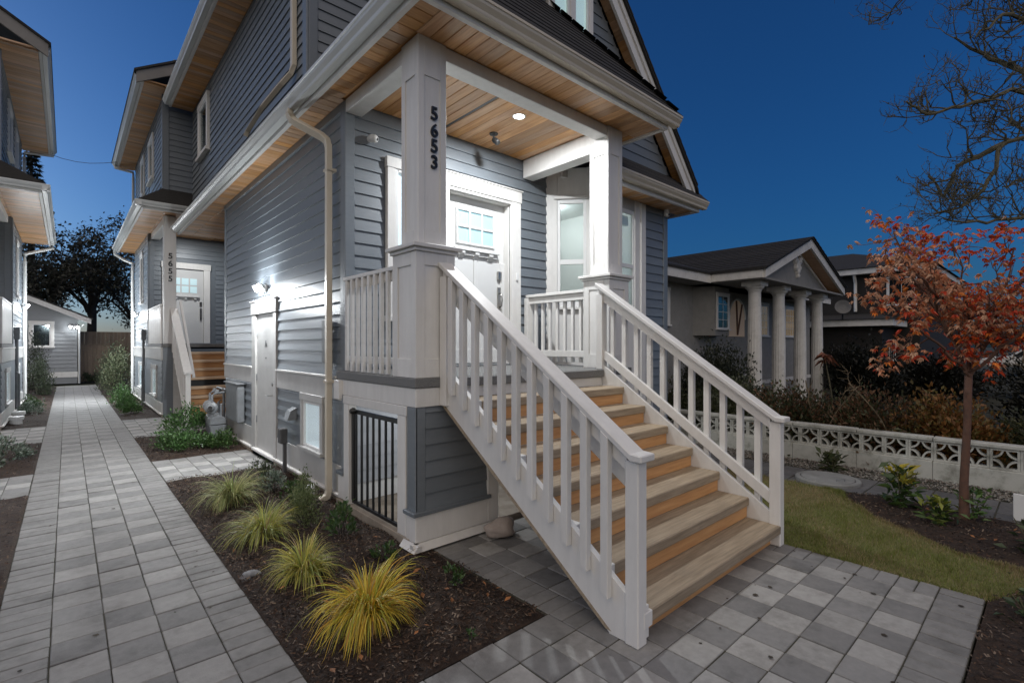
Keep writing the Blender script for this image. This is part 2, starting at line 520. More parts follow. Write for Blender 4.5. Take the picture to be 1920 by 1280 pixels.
# numpy meshes: leaves, blades, chips --------------------------------------------------------
def np_mesh(name, verts, faces, colors, mat, parent=None, origin=(0, 0, 0), smooth=False):
    verts = np.asarray(verts, dtype=np.float32) - np.asarray(origin, dtype=np.float32)
    faces = np.asarray(faces, dtype=np.int32)
    me = bpy.data.meshes.new(name)
    k = faces.shape[1]
    me.vertices.add(len(verts)); me.vertices.foreach_set("co", verts.ravel())
    me.loops.add(faces.size); me.loops.foreach_set("vertex_index", faces.ravel())
    me.polygons.add(len(faces))
    me.polygons.foreach_set("loop_start", np.arange(0, faces.size, k, dtype=np.int32))
    me.polygons.foreach_set("loop_total", np.full(len(faces), k, dtype=np.int32))
    if smooth: me.polygons.foreach_set("use_smooth", np.ones(len(faces), dtype=bool))
    me.update(calc_edges=True)
    if colors is not None:
        at = me.color_attributes.new("Col", 'FLOAT_COLOR', 'POINT')
        c4 = np.ones((len(verts), 4), dtype=np.float32); c4[:, :3] = colors
        at.data.foreach_set("color", c4.ravel())
    me.materials.append(mat)
    return link(name, me, origin, parent)

def unit(a): return a / np.maximum(np.linalg.norm(a, axis=1, keepdims=True), 1e-9)

def leaf_arrays(base, direc, length, width, fold=0.25, droop=0.15):
    """kite leaves: base point, direction, length, width -> verts, faces"""
    n = len(base)
    d = unit(direc)
    ref = unit(rng.normal(size=(n, 3)) + np.array([0, 0, 1.2]))
    s = unit(np.cross(d, ref)); u = np.cross(s, d)
    L = length[:, None]; W = width[:, None]
    v0 = base
    v1 = base + d * L * 0.45 + s * W * 0.5 + u * W * fold
    v2 = base + d * L + np.array([0, 0, -1.0]) * L * droop
    v3 = base + d * L * 0.45 - s * W * 0.5 + u * W * fold
    verts = np.stack([v0, v1, v2, v3], 1).reshape(-1, 3)
    i = np.arange(n)[:, None] * 4
    faces = np.concatenate([i + np.array([0, 1, 2]), i + np.array([0, 2, 3])], 0)
    return verts, faces

def pick(palette, n, jitter=0.2):
    p = np.array(palette)[rng.integers(0, len(palette), n)]
    return np.clip(p * (1 + rng.uniform(-jitter, jitter, (n, 1))), 0.001, 1)

def shrub(name, loc, rx, ry, rz, n, leaf, palette, label, cat="shrub", group=None, stems=7, mat=None, aspect=0.42, clumps=14, hollow=0.5, up=0.6, stem_mat=None, tips=None, sig=0.16):
    """many leaf faces in uneven clumps over a frame of stems"""
    root = thing(name, loc, label, cat, group)
    L = np.array(loc, dtype=float)
    cl = unit(rng.normal(size=(clumps, 3))); cl[:, 2] = np.abs(cl[:, 2]) * 1.0 - 0.15
    cc = cl * rng.uniform(hollow, 1.0, (clumps, 1)) * np.array([rx, ry, rz * 0.85]) + np.array([0, 0, rz * 0.25])
    k = rng.integers(0, clumps, n)
    off = rng.normal(size=(n, 3)) * np.array([rx, ry, rz]) * sig
    p = cc[k] + off
    p[:, 2] = np.maximum(p[:, 2], 0.02 + rng.uniform(0, 0.05, n))
    d = unit(p) * 0.8 + rng.normal(size=(n, 3)) * 0.55 + np.array([0, 0, up])
    ln = leaf * rng.uniform(0.6, 1.25, n)
    cols = pick(palette, n, 0.3)
    if tips is not None:
        top = p[:, 2] > np.quantile(p[:, 2], 0.8)
        m = top & (rng.random(n) < 0.4)
        cols[m] = pick(tips, int(m.sum()), 0.2)
    v, f = leaf_arrays(p + L, d, ln, ln * aspect)
    np_mesh("foliage", v, f, np.repeat(cols, 4, 0), mat or leaf_m, root, loc)
    mb = MB()
    for i in range(stems):
        q = cc[i % clumps] * rng.uniform(0.8, 1.1)
        b = np.array([rng.uniform(-.15, .15) * rx, rng.uniform(-.15, .15) * ry, -0.02])
        m = (b + q) / 2 + np.array([0, 0, 0.1 * rz])
        mb.tube([L + b, L + m, L + q], [0.012 * max(rz, .3), 0.009 * max(rz, .3), 0.004 * max(rz, .3)], 5)
    mb.build("stem", stem_mat or darkbark_m, root, origin=loc)
    return root

def grass_clump(name, loc, n, ln, palette, label, spread=0.08, group=None, arch=1.0, width=0.0075, upright=0.22):
    root = thing(name, loc, label, "ornamental grass", group)
    seg = 7
    ph_ = rng.uniform(0, 6.28)
    az = rng.uniform(0, 2 * np.pi, n)
    az = az + 0.16 * np.sin(az - ph_) + 0.22 * np.sin(2 * az + ph_ * 1.7) + 0.1 * np.sin(5 * az + ph_)
    lean = rng.uniform(0.08, 1.0, n) ** 0.8
    lean[rng.random(n) < upright] *= 0.35
    L = ln * rng.uniform(0.45, 1.2, n) * (1 + .18 * np.sin(az * 2 + ph_) + .12 * np.sin(5 * az + ph_))
    kink = np.where(rng.random(n) < .22, rng.uniform(.6, 1.6, n), 0.0)
    b = np.stack([np.cos(az) * spread * rng.random(n), np.sin(az) * spread * rng.random(n), np.zeros(n)], 1)
    dh = np.stack([np.cos(az), np.sin(az), np.zeros(n)], 1)
    sd_ = np.stack([-np.sin(az), np.cos(az), np.zeros(n)], 1)
    tw = rng.normal(0, 0.5, n)
    sd_ = unit(sd_ + dh * tw[:, None] + np.array([0, 0, 1]) * rng.normal(0, .5, (n, 1)))
    pts = [b]
    ang0 = lean * 0.75
    for k in range(seg):
        t = (k + 0.5) / seg
        ang = np.minimum(ang0 + arch * (1.25 + lean) * t ** 1.35 * 1.05 + (kink if k >= 3 else 0) + rng.normal(0, .07, n), 2.75)
        st = L / seg
        pts.append(pts[-1] + dh * (np.sin(ang) * st)[:, None] + np.array([0, 0, 1]) * (np.cos(ang) * st)[:, None])
    W = width * rng.uniform(0.6, 1.3, n)
    vs = []
    for k, p in enumerate(pts):
        t = k / seg
        w = (W * (0.55 + 1.5 * t if t < 0.3 else (1 - t) / 0.7 * 1.0 + 0.03))[:, None]
        vs += [p - sd_ * w / 2, p + sd_ * w / 2]
    V = np.stack(vs, 1).reshape(-1, 3)
    V[:, 2] = np.maximum(V[:, 2], 0.008)
    m = 2 * (seg + 1)
    i = np.arange(n)[:, None] * m
    F = np.concatenate([i + np.array([2 * k, 2 * k + 1, 2 * k + 3, 2 * k + 2]) for k in range(seg)], 0)
    cols = pick(palette, n, 0.25)
    dead = rng.random(n) < .10
    cols[dead] = pick([(.36, .26, .13), (.26, .17, .09)], int(dead.sum()), .2)
    cc = np.repeat(cols, m, 0)
    np_mesh("blades", V + np.array(loc), F, cc, leaf_m, root, loc)
    return root

# ------------------------------------------------------------------ ground, beds, paving
def inpoly(px, py, poly):
    inside = np.zeros(len(px), dtype=bool)
    n = len(poly)
    for i in range(n):
        x1, y1 = poly[i]; x2, y2 = poly[(i + 1) % n]
        c = ((y1 > py) != (y2 > py)) & (px < (x2 - x1) * (py - y1) / (y2 - y1 + 1e-12) + x1)
        inside ^= c
    return inside

def scatter(poly, n):
    P = np.array(poly); lo, hi = P.min(0), P.max(0)
    out = np.zeros((0, 2))
    while len(out) < n:
        q = rng.uniform(lo, hi, (n * 2, 2))
        out = np.concatenate([out, q[inpoly(q[:, 0], q[:, 1], poly)]], 0)
    return out[:n]

def rect(x0, x1, y0, y1): return [(x0, y0), (x1, y0), (x1, y1), (x0, y1)]

g = MB().add([(-400, -400, -0.07), (400, -400, -0.07), (400, 400, -0.07), (-400, 400, -0.07)], [(0, 1, 2, 3)]).build("ground", soil_m)
tag(g, "bare dark ground around the houses", "ground", kind="structure")

def hump(x, y): return 0.016 * np.sin(5.1 * x + 1.3) * np.sin(4.3 * y) + 0.010 * np.sin(11 * x + 7 * y)

def bed(poly, label, chips=0, step=0.09, z=-0.004):
    P = np.array(poly); lo, hi = P.min(0), P.max(0)
    bm = bmesh.new()
    vs_ = [bm.verts.new((p[0], p[1], 0)) for p in poly]
    f = bm.faces.new(vs_)
    for ax in (0, 1):
        a = lo[ax] + step
        while a < hi[ax]:
            no = (1, 0, 0) if ax == 0 else (0, 1, 0)
            co = (a, 0, 0) if ax == 0 else (0, a, 0)
            bmesh.ops.bisect_plane(bm, geom=bm.verts[:] + bm.edges[:] + bm.faces[:], plane_co=co, plane_no=no)
            a += step
    for v in bm.verts:
        edge = any(e.is_boundary for e in v.link_edges)
        v.co.z = z + (0 if edge else float(0.018 + hump(v.co.x, v.co.y)) + random.uniform(-.004, .004))
    me = bpy.data.meshes.new("mulch_bed"); bm.to_mesh(me); bm.free()
    me.materials.append(mulch_m)
    o = link("mulch_bed", me, (0, 0, 0)); tag(o, label, "bed", kind="structure")
    if chips:
        p = scatter(poly, chips); n = len(p)
        zz = 0.022 + hump(p[:, 0], p[:, 1]) + rng.uniform(0, 0.012, n) + z
        a = rng.uniform(0, 2 * np.pi, n)
        d = unit(np.stack([np.cos(a), np.sin(a), rng.normal(0, .35, n)], 1))
        s = unit(np.cross(d, np.stack([rng.normal(0, .4, n), rng.normal(0, .4, n), np.ones(n)], 1)))
        ln = rng.uniform(0.008, 0.034, n)[:, None]; w = rng.uniform(0.003, 0.011, n)[:, None]
        c = np.stack([p[:, 0], p[:, 1], zz], 1)
        V = np.stack([c - d * ln / 2 - s * w / 2, c + d * ln / 2 - s * w / 2, c + d * ln / 2 + s * w / 2, c - d * ln / 2 + s * w / 2], 1).reshape(-1, 3)
        F = np.arange(n)[:, None] * 4 + np.array([0, 1, 2, 3])
        cols = pick([(.034, .018, .011), (.022, .013, .009), (.055, .028, .015), (.016, .011, .009), (.085, .046, .025), (.028, .019, .014), (.15, .11, .08)], n, .35)
        ch = np_mesh("mulch_chips", V, F, np.repeat(cols, 4, 0), chip_m, o)
        ch["kind"] = "stuff"
    return o

PX = [-0.327, -0.073, 0.174, 0.420, 0.667, 0.915]
bed(rect(0.915, 2.262, 2.195, 7.48), "dark mulch bed with ornamental grasses beside the paver path", 26000)
bed(rect(0.915, 2.25, 8.95, 11.45), "mulch bed with green shrubs below the gas meter", 5000)
bed(rect(0.915, 2.0, 14.3, 27.0), "narrow mulch bed beside the far house wall", 3000, 0.2)
bed(rect(-2.6, -0.327, 2.0, 7.87), "mulch bed at the left edge of the path, nearest", 7000)
bed(rect(-2.6, -0.327, 9.13, 12.0), "small mulch bed with pale shrub left of the path", 3500)
bed(rect(-1.3, -0.327, 14.3, 27.0), "narrow mulch bed along the left house", 3000, 0.2)
TREEBED = [(4.63, 0.32), (5.25, -0.05), (5.42, 0.24), (5.45, 0.55), (5.72, 0.88), (6.03, 1.27), (6.4, 1.56), (6.72, 1.68), (6.80, 1.5), (6.80, -2.2), (3.0, -2.2), (3.0, 0.32)]
bed(TREEBED, "dark mulch bed curving round the red maple", 16000)

def paver(parent, x0, x1, y0, y1, mat):
    g_ = random.choice((0.0018, 0.0024, 0.0032, 0.0042))
    o = box("paver", x0 + g_, x1 - g_, y0 + g_, y1 - g_, -0.05, 0.0, mat, parent, 0.004)
    o.location.z += random.uniform(-0.004, 0.002)
    o.rotation_euler = (random.uniform(-.008, .008), random.uniform(-.008, .008), random.uniform(-.006, .006))
    return o

def far_pavers(parent, cells):
    by = {}
    for c in cells: by.setdefault(c[4].name, []).append(c)
    for nm, cs in by.items():
        mb = MB()
        for x0, x1, y0, y1, m in cs:
            mb.box(x0 + .003, x1 - .003, y0 + .003, y1 - .003, -0.04, random.uniform(-.002, .001))
        v = MATS[nm]
        o = mb.build("paver_field", v, parent); o["kind"] = "stuff"

# the main path: three checkered columns between two courses of half pavers
base = MB().box(PX[0] - .01, PX[5] + .01, 0.2, 27.6, -0.06, -0.008).build("path", sand_m)
tag(base, "long straight path of square grey pavers between the houses", "path", kind="structure")
near, far = [], []
row = 0.2455
for i in range(-9, 103):
    y0 = 2.39 + i * row
    for c in range(3):
        m = paver_p if (i + c) % 2 == 0 else paver_d
        (near if y0 < 11.6 else far).append((PX[c + 1], PX[c + 2], y0, y0 + row, m))
    for s in (0, 4):
        for h in range(2):
            yy = y0 + h * row / 2
            (near if y0 < 9.3 else far).append((PX[s], PX[s + 1], yy, yy + row / 2, paver_b))
for c in near: paver(base, *c)
far_pavers(base, far)

def pad(x0, x1, y0, y1, label, w=0.2325, lo=None):
    b = MB().box(x0, x1, y0, y1, -0.06, -0.008).build("paving", sand_m)
    tag(b, label, "paving", kind="structure")
    nx, ny = round((x1 - x0) / w), round((y1 - y0) / w)
    dx, dy = (x1 - x0) / nx, (y1 - y0) / ny
    for i in range(nx):
        for j in range(ny):
            edge = j in (0, ny - 1)
            m = paver_b if edge else (paver_l if (i + j) % 2 else paver_d)
            paver(b, x0 + i * dx, x0 + (i + 1) * dx, y0 + j * dy, y0 + (j + 1) * dy, m)
    return b
pad(0.92, 2.2, 7.485, 8.945, "short paved branch leading from the path to the side door")
pad(0.92, 3.4, 11.455, 14.295, "paved landing in front of the far stairs")
pad(-2.6, -0.332, 7.875, 9.125, "paved branch leaving the path on the left")
pad(-2.6, -0.332, 12.005, 14.295, "second paved branch on the left, farther along the path")

# the forecourt in front of the stairs
Q = 0.2325
fb = MB().prism([(0.92, 0.33), (4.615, 0.33), (4.615, 3.6), (2.27, 3.6), (2.27, 2.19), (0.92, 2.19)], 'z', -0.06, -0.008).build("forecourt", sand_m)
tag(fb, "checkered paver forecourt at the foot of the stairs", "forecourt", kind="structure")
X0 = 4.15
for ix in range(-14, 2):
    x0 = X0 + ix * Q
    for iy in range(0, 13):
        y0 = 0.563 + iy * Q
        xa, xb, ya, yb = x0, x0 + Q, y0, y0 + Q
        if ya >= 2.18 and xa < 2.26: continue
        if xb < 1.0 or yb > 3.6: continue
        if ix == 1:                                            # half pavers along the lawn
            paver(fb, xa, xb, ya, ya + Q / 2, paver_b); paver(fb, xa, xb, ya + Q / 2, yb, paver_b); continue
        if ya > 1.9 and yb < 2.24 and xb < 2.3:                # course along the planting bed
            paver(fb, xa, xb, ya, yb, paver_b); continue
        if xa < 2.5 and ya > 1.9:
            paver(fb, xa, xb, ya, ya + Q / 2, paver_b); paver(fb, xa, xb, ya + Q / 2, yb, paver_b); continue
        paver(fb, xa, xb, ya, yb, paver_l if (ix + iy) % 2 == 0 else paver_d)
    for h in range(2):
        paver(fb, x0 + h * Q / 2, x0 + (h + 1) * Q / 2, 0.33, 0.563, paver_b)

# lawn
LAWN = [(4.617, 0.33), (5.25, -0.03), (5.41, 0.24), (5.44, 0.55), (5.71, 0.88), (6.02, 1.27), (6.4, 1.56), (6.72, 1.70), (6.80, 1.9), (6.80, 4.3), (4.617, 4.3)]
lw = MB().prism(LAWN, 'z', -0.06, -0.004).build("lawn", lawn_m)
tag(lw, "small lawn with brown patches beside the stairs", "lawn", kind="structure")
p = scatter(LAWN, 62000)
LE = np.array(LAWN)
sg = rng.integers(0, 8, 5200); tt = rng.random((5200, 1))
p = np.concatenate([p, LE[sg] * (1 - tt) + LE[sg + 1] * tt + rng.normal(0, .018, (5200, 2)),
                    np.stack([4.617 + rng.normal(0, .012, 2600), rng.uniform(.33, 3.0, 2600)], 1)], 0); n = len(p)
pn = 0.5 + 0.5 * np.sin(3.1 * p[:, 0] + 2.0 * np.sin(2.3 * p[:, 1])) * np.sin(2.7 * p[:, 1] + 1.7 * np.sin(1.9 * p[:, 0]))
brown = rng.random(n) < np.clip(1.9 * pn - .50, .05, .88)
cols = pick([(.19, .22, .045), (.15, .185, .04), (.235, .245, .07)], n, .35)
cols[brown] = pick([(.34, .26, .13), (.27, .22, .10), (.40, .31, .18)], int(brown.sum()), .25)
hgt = rng.uniform(0.012, 0.036, n) * (1 + .8 * np.clip(np.sin(9 * p[:, 0] + 4 * np.sin(7 * p[:, 1])) * np.sin(8 * p[:, 1]), 0, 1))
a = rng.uniform(0, 2 * np.pi, n)
b3 = np.stack([p[:, 0], p[:, 1], np.full(n, -0.006)], 1)
sdv = np.stack([np.cos(a), np.sin(a), np.zeros(n)], 1) * 0.0022
tip = b3 + np.stack([rng.normal(0, .012, n), rng.normal(0, .012, n), hgt], 1)
V = np.stack([b3 - sdv, b3 + sdv, tip], 1).reshape(-1, 3)
gb = np_mesh("grass", V, np.arange(n)[:, None] * 3 + np.array([0, 1, 2]), np.repeat(cols, 3, 0), leaf_m)
tag(gb, "short green and brown lawn grass", "grass", kind="stuff")

# walkway and gravel along the breeze block wall
sp = MB().box(6.80, 7.63, -3.0, 8.0, -0.06, -0.008).build("side_walk", sand_m)
tag(sp, "narrow dark paver walk beside the breeze block wall", "walk", kind="structure")
for i in range(3):
    for j in range(26):
        x0 = 6.805 + i * 0.272; y0 = -1.2 + j * 0.272
        paver(sp, x0 + .004, x0 + .268, y0 + .004, y0 + .268, paver_w)
gs = MB().box(7.63, 8.26, -3.0, 8.0, -0.06, -0.01).build("gravel_bed", sand_m)
tag(gs, "gravel strip at the foot of the breeze block wall", "gravel", kind="structure")
n = 5200
p = scatter(rect(7.63, 8.25, -1.0, 4.5), n)
r = rng.uniform(0.007, 0.019, n)
oct_v = np.array([(1, 0, 0), (-1, 0, 0), (0, 1, 0), (0, -1, 0), (0, 0, .7), (0, 0, -.7)], dtype=float)
oct_f = np.array([(0, 2, 4), (2, 1, 4), (1, 3, 4), (3, 0, 4), (2, 0, 5), (1, 2, 5), (3, 1, 5), (0, 3, 5)])
V = oct_v[None] * r[:, None, None] * rng.uniform(.7, 1.3, (n, 6, 1)) + np.stack([p[:, 0], p[:, 1], rng.uniform(-.008, .012, n)], 1)[:, None, :]
F = (np.arange(n)[:, None, None] * 6 + oct_f[None]).reshape(-1, 3)
gr = np_mesh("gravel", V.reshape(-1, 3), F, np.repeat(pick([(.2, .19, .17), (.12, .11, .1), (.28, .26, .23), (.16, .13, .11)], n, .3), 6, 0), gravel_m)
tag(gr, "loose grey gravel stones below the white wall", "gravel", kind="stuff")

# concrete chamber lid in the lawn
lid = thing("chamber_lid", (7.14, 1.96, 0), "round concrete chamber lid with a wire handle set beside the lawn", "manhole")
MB().lathe([(0.0, -0.03), (0.29, -0.03), (0.29, 0.040), (0.285, 0.046), (0.0, 0.048)], (7.14, 1.96, 0), sides=40).build("cover", grey_conc, lid)
MB().lathe([(0.296, -0.05), (0.355, -0.05), (0.355, 0.032), (0.345, 0.042), (0.30, 0.042), (0.296, 0.03)], (7.14, 1.96, 0), sides=40, ring=True).build("ring", grey_conc, lid)
MB().tube([(6.98, 1.82, .045), (6.98, 1.82, .075), (7.05, 1.75, .078), (7.05, 1.75, .045)], 0.006, 6).build("handle", grey_metal, lid)

# ------------------------------------------------------------------ breeze block wall
bw = thing("breeze_block_wall", (8.3, 1.5, 0), "low weathered white garden wall topped with a row of pierced blocks", "wall")
for k in range(13):
    y0 = -2.2 + k * 0.82
    box("base_block", 8.20, 8.38, y0 + .002, y0 + .818, -0.06, 0.232, oldwhite_m, bw, 0.006)
mbk = MB()
h_, w_, t_ = 0.250, 0.256, 0.024
mbk.box(-.05, .05, -w_ / 2, w_ / 2, 0, t_).box(-.05, .05, -w_ / 2, w_ / 2, h_ - t_, h_)
mbk.box(-.05, .05, -w_ / 2, -w_ / 2 + t_, t_, h_ - t_).box(-.05, .05, w_ / 2 - t_, w_ / 2, t_, h_ - t_)
for sy in (-1, 1):
    for sz in (0, 1):
        cy, cz = sy * (w_ / 2 - t_ * .5), t_ * .5 if sz == 0 else h_ - t_ * .5
        r0, r1 = 0.088, 0.108
        arc = [(cy - sy * r * math.cos(t), cz + (1 if sz == 0 else -1) * r * math.sin(t)) for r, ts in ((r0, range(7)), (r1, range(6, -1, -1))) for t in [k * math.pi / 12 for k in ts]]
        mbk.prism(arc, 'x', -.045, .045)
blk = mbk.build("breeze_block", oldwhite_m, bw, origin=(0, 0, 0))
BLK = blk.data
blk.location = Vector((8.29, -1.9, 0.235)) - Vector((8.3, 1.5, 0))
for k in range(1, 38):
    link("breeze_block", BLK, (8.29 + random.uniform(-.004, .004), -1.9 + k * 0.2585, 0.235), bw)
for k in range(13):
    y0 = -2.2 + k * 0.82
    box("coping_stone", 8.21, 8.375, y0 + .003, y0 + .817, 0.488, 0.538 + random.uniform(-.004, .004), oldwhite_m, bw, 0.008)

# ------------------------------------------------------------------ the corner townhouse (number 5653)
SZ = 4.35                                        # soffit height
house = thing("townhouse", (2.24, 5.15, 0), "grey-blue lap sided townhouse with cedar soffits and white porch, number 5653", "house")
side = MB().box(2.243, 2.42, 5.152, 10.6, 0.0, 4.45).build("side_wall", siding_m, house)
SD = (7.46, 8.72, -1, 2.40)                      # side door with its trim
SW = (5.70, 6.48, 0.36, 1.12)                    # basement window with its trim
siding(side, 'x', 2.242, -1, 5.16, 10.57, 1.375, 4.34, [SD])
siding(side, 'x', 2.242, -1, 5.16, 10.57, 0.40, 1.105, [SD, SW])
box("corner_board", 2.215, 2.242, 10.50, 10.601, 1.375, 4.34, siding_m, side)
box("band_board", 2.212, 2.242, 5.15, 7.46, 1.11, 1.345, band_m, side)
box("band_board", 2.212, 2.242, 8.72, 10.6, 1.11, 1.345, band_m, side)
box("drip_cap", 2.196, 2.242, 5.15, 7.46, 1.347, 1.373, trim_m, side)
box("drip_cap", 2.196, 2.242, 8.72, 10.6, 1.347, 1.373, trim_m, side)
box("base_board", 2.214, 2.242, 5.15, 7.46, 0.10, 0.395, band_m, side)
box("base_board", 2.214, 2.242, 8.72, 10.6, 0.10, 0.395, band_m, side)
box("water_table", 2.175, 2.242, 5.15, 7.46, 0.07, 0.098, trim_m, side)
box("water_table", 2.175, 2.242, 8.72, 10.6, 0.07, 0.098, trim_m, side)
for k in range(9):
    y0 = 5.16 + k * 0.6
    if 7.2 < y0 < 8.4: continue
    box("foundation_block", 2.20, 2.242, y0, y0 + .596, -0.06, 0.068, conc_m, side, 0.006)
# lit basement window
window(side, 'x', 2.236, -1, 5.79, 6.37, 0.46, 1.03, curtain_m, trim=0.075, trim_mat=band_m, depth=0.045)
mb = MB()
for k in range(9):
    y0 = 5.84 + k * 0.055
    mb.box(2.221, 2.225, y0, y0 + 0.02, 0.50, 0.99)
# side door
sdr = box("side_door", 2.232, 2.25, 7.60, 8.50, 0.10, 2.19, band_m, house)
box("door_trim", 2.205, 2.242, 7.47, 7.597, 0.06, 2.19, band_m, sdr)
box("door_trim", 2.205, 2.242, 8.503, 8.71, 0.06, 2.19, band_m, sdr)
box("door_trim", 2.195, 2.242, 7.45, 8.73, 2.193, 2.385, band_m, sdr)
box("drip_cap", 2.18, 2.242, 7.43, 8.75, 2.387, 2.41, trim_m, sdr)
box("threshold", 2.17, 2.242, 7.5, 8.6, 0.06, 0.098, trim_m, sdr)
for z in (0.5, 1.15, 1.85):
    box("hinge", 2.218, 2.231, 8.485, 8.50, z, z + .11, grey_metal, sdr, 0.002)
MB().tube([(2.23, 7.68, .98), (2.17, 7.68, .98), (2.165, 7.70, .98), (2.165, 7.79, .975)], 0.009, 8).build("lever_handle", steel_m, sdr)
MB().lathe([(0.0, 0), (.03, 0), (.03, .012), (.02, .02), (0, .02)], (2.232, 7.68, 1.14), (-1, 0, 0)).build("deadbolt", steel_m, sdr)
text_mesh("door_letter", "A", 0.15, (2.229, 8.02, 1.73), (R(90), 0, R(-90)), dark_plastic, sdr, 0.003)
MB().lathe([(0, 0), (.014, 0), (.01, .008), (0, .008)], (2.232, 8.02, 1.52), (-1, 0, 0)).build("peephole", black_m, sdr)

# porch plinth, deck and the steel gate
plinth = MB().box(2.16, 2.30, 3.585, 3.84, 0.05, 1.20).box(2.16, 3.03, 3.585, 3.66, 0.05, 1.20).build("porch_plinth", siding_m, house)
siding(plinth, 'y', 3.583, -1, 2.235, 2.90, 0.33, 1.19, [], mat=siding_m)
siding(plinth, 'x', 2.2, -1, 4.98, 5.15, 0.40, 1.19, [], mat=siding_m)
box("corner_board", 2.142, 2.235, 3.562, 3.583, 0.33, 1.195, siding_m, plinth)
box("corner_board", 2.138, 2.158, 3.562, 3.70, 0.33, 1.195, siding_m, plinth)
box("drip_cap", 2.105, 2.93, 3.53, 3.585, 0.298, 0.332, siding_m, plinth)
box("drip_cap", 2.105, 2.158, 3.587, 3.715, 0.298, 0.332, siding_m, plinth)
box("corner_board", 2.905, 3.035, 3.553, 3.583, 0.075, 1.195, trim_m, plinth)
box("base_board", 2.145, 2.904, 3.557, 3.583, 0.075, 0.296, trim_m, plinth)
box("base_board", 2.136, 2.158, 3.559, 3.72, 0.075, 0.296, trim_m, plinth)
MB().prism([(3.50, 0.02), (3.585, 0.02), (3.585, 0.072), (3.545, 0.072)], 'x', 2.10, 3.04).build("water_table", trim_m, plinth)
MB().prism([(2.085, 0.02), (2.16, 0.02), (2.16, 0.072), (2.13, 0.072)], 'y', 3.50, 3.74).build("water_table", trim_m, plinth)
box("foundation", 2.15, 3.03, 3.57, 3.66, -0.07, 0.018, conc_m, plinth)
box("foundation", 2.13, 2.26, 3.66, 5.16, -0.07, 0.085, conc_m, plinth)
box("gate_trim", 2.135, 2.22, 3.722, 3.86, 0.086, 1.11, trim_m, plinth)
box("gate_trim", 2.135, 2.22, 4.86, 4.985, 0.086, 1.11, trim_m, plinth)
box("gate_trim", 2.13, 2.22, 3.70, 4.99, 1.112, 1.195, trim_m, plinth)
box("drip_cap", 2.12, 2.21, 4.987, 5.15, 0.355, 0.395, siding_m, plinth)
box("base_board", 2.145, 2.21, 4.987, 5.15, 0.10, 0.352, trim_m, plinth)
gate = box("gate", 2.165, 2.195, 3.87, 4.85, 1.02, 1.06, black_m, house, 0.003)
box("gate_rail", 2.165, 2.195, 3.87, 4.85, 0.105, 0.135, black_m, gate, 0.003)
box("gate_post", 2.16, 2.20, 4.80, 4.85, 0.137, 1.018, black_m, gate, 0.003)
for k in range(8):
    y0 = 3.90 + k * 0.125
    box("gate_bar", 2.170, 2.190, y0 - .008, y0 + .012, 0.136, 1.019, black_m, gate, 0.002)
MB().lathe([(0, 0), (.03, 0), (.035, .02), (.02, .05), (0, .05)], (2.165, 4.78, 1.05), (-1, 0, 0)).build("gate_latch", black_m, gate)
# space under the porch
under = MB().box(2.3, 5.1, 5.10, 5.15, -0.02, 1.18).box(4.6, 4.65, 3.9, 5.10, -0.02, 1.18).build("underporch_wall", room_m, house)
siding(under, 'y', 5.098, -1, 2.32, 4.58, 0.22, 1.16, [], mat=pmat("pale_underporch_paint", (.42, .44, .47), (.48, .5, .53), 6, .6, ov=.05))
box("underporch_floor", 2.262, 4.6, 3.68, 5.1, -0.05, 0.02, conc_m, under)
box("deck_fascia", 2.138, 2.16, 3.56, 5.15, 1.197, 1.355, trim_m, plinth)
box("deck_fascia", 2.141, 2.62, 3.556, 3.585, 1.197, 1.355, trim_m, plinth)
box("deck_fascia", 2.10, 2.141, 5.02, 5.15, 1.15, 1.35, trim_m, plinth)
deck = MB().prism([(2.125, 3.545), (5.20, 3.545), (5.20, 5.152), (2.125, 5.152)], 'z', 1.358, 1.44).build("porch_deck", deck_m, house, bevel=0.006)

# porch front wall with the door
fw_ = MB().box(2.243, 3.53, 5.153, 5.32, 1.44, 4.45).box(4.63, 5.40, 5.153, 5.32, 1.44, 4.45).box(3.53, 4.63, 5.153, 5.32, 3.71, 4.45).build("porch_wall", siding_m, house)
siding(fw_, 'y', 5.152, -1, 2.325, 5.33, 1.47, 4.34, [(3.36, 4.80, -1, 3.90), (2.67, 3.35, 1.95, 3.90)])
box("corner_board", 2.212, 2.32, 5.122, 5.152, 1.442, 4.34, siding_m, fw_)
box("corner_board", 2.212, 2.242, 5.154, 5.25, 1.376, 4.34, siding_m, fw_)
window(fw_, 'y', 5.140, -1, 2.80, 3.23, 2.05, 3.74, curtain_m, trim=0.105, depth=0.05)
# door
dr = MB().box(3.575, 4.585, 5.262, 5.30, 1.462, 3.665).build("front_door", door_m, house, bevel=0.002)
for x0, x1 in ((3.385, 3.555), (4.605, 4.778)):
    box("door_trim", x0, x1, 5.105, 5.16, 1.442, 3.715, trim_m, dr)
box("door_trim", 3.37, 4.795, 5.10, 5.16, 3.717, 3.872, trim_m, dr)
box("drip_cap", 3.355, 4.81, 5.085, 5.16, 3.874, 3.892, trim_m, dr)
box("head_stop", 3.556, 4.604, 5.115, 5.15, 3.675, 3.713, trim_m, dr)
box("jamb", 3.557, 3.574, 5.161, 5.32, 1.442, 3.69, trim_m, dr)
box("jamb", 4.586, 4.603, 5.161, 5.32, 1.442, 3.69, trim_m, dr)
box("jamb", 3.557, 4.603, 5.161, 5.32, 3.668, 3.69, trim_m, dr)
box("threshold", 3.56, 4.60, 5.10, 5.28, 1.441, 1.46, grey_metal, dr)
gx0, gx1, gz0, gz1 = 3.77, 4.39, 3.06, 3.50
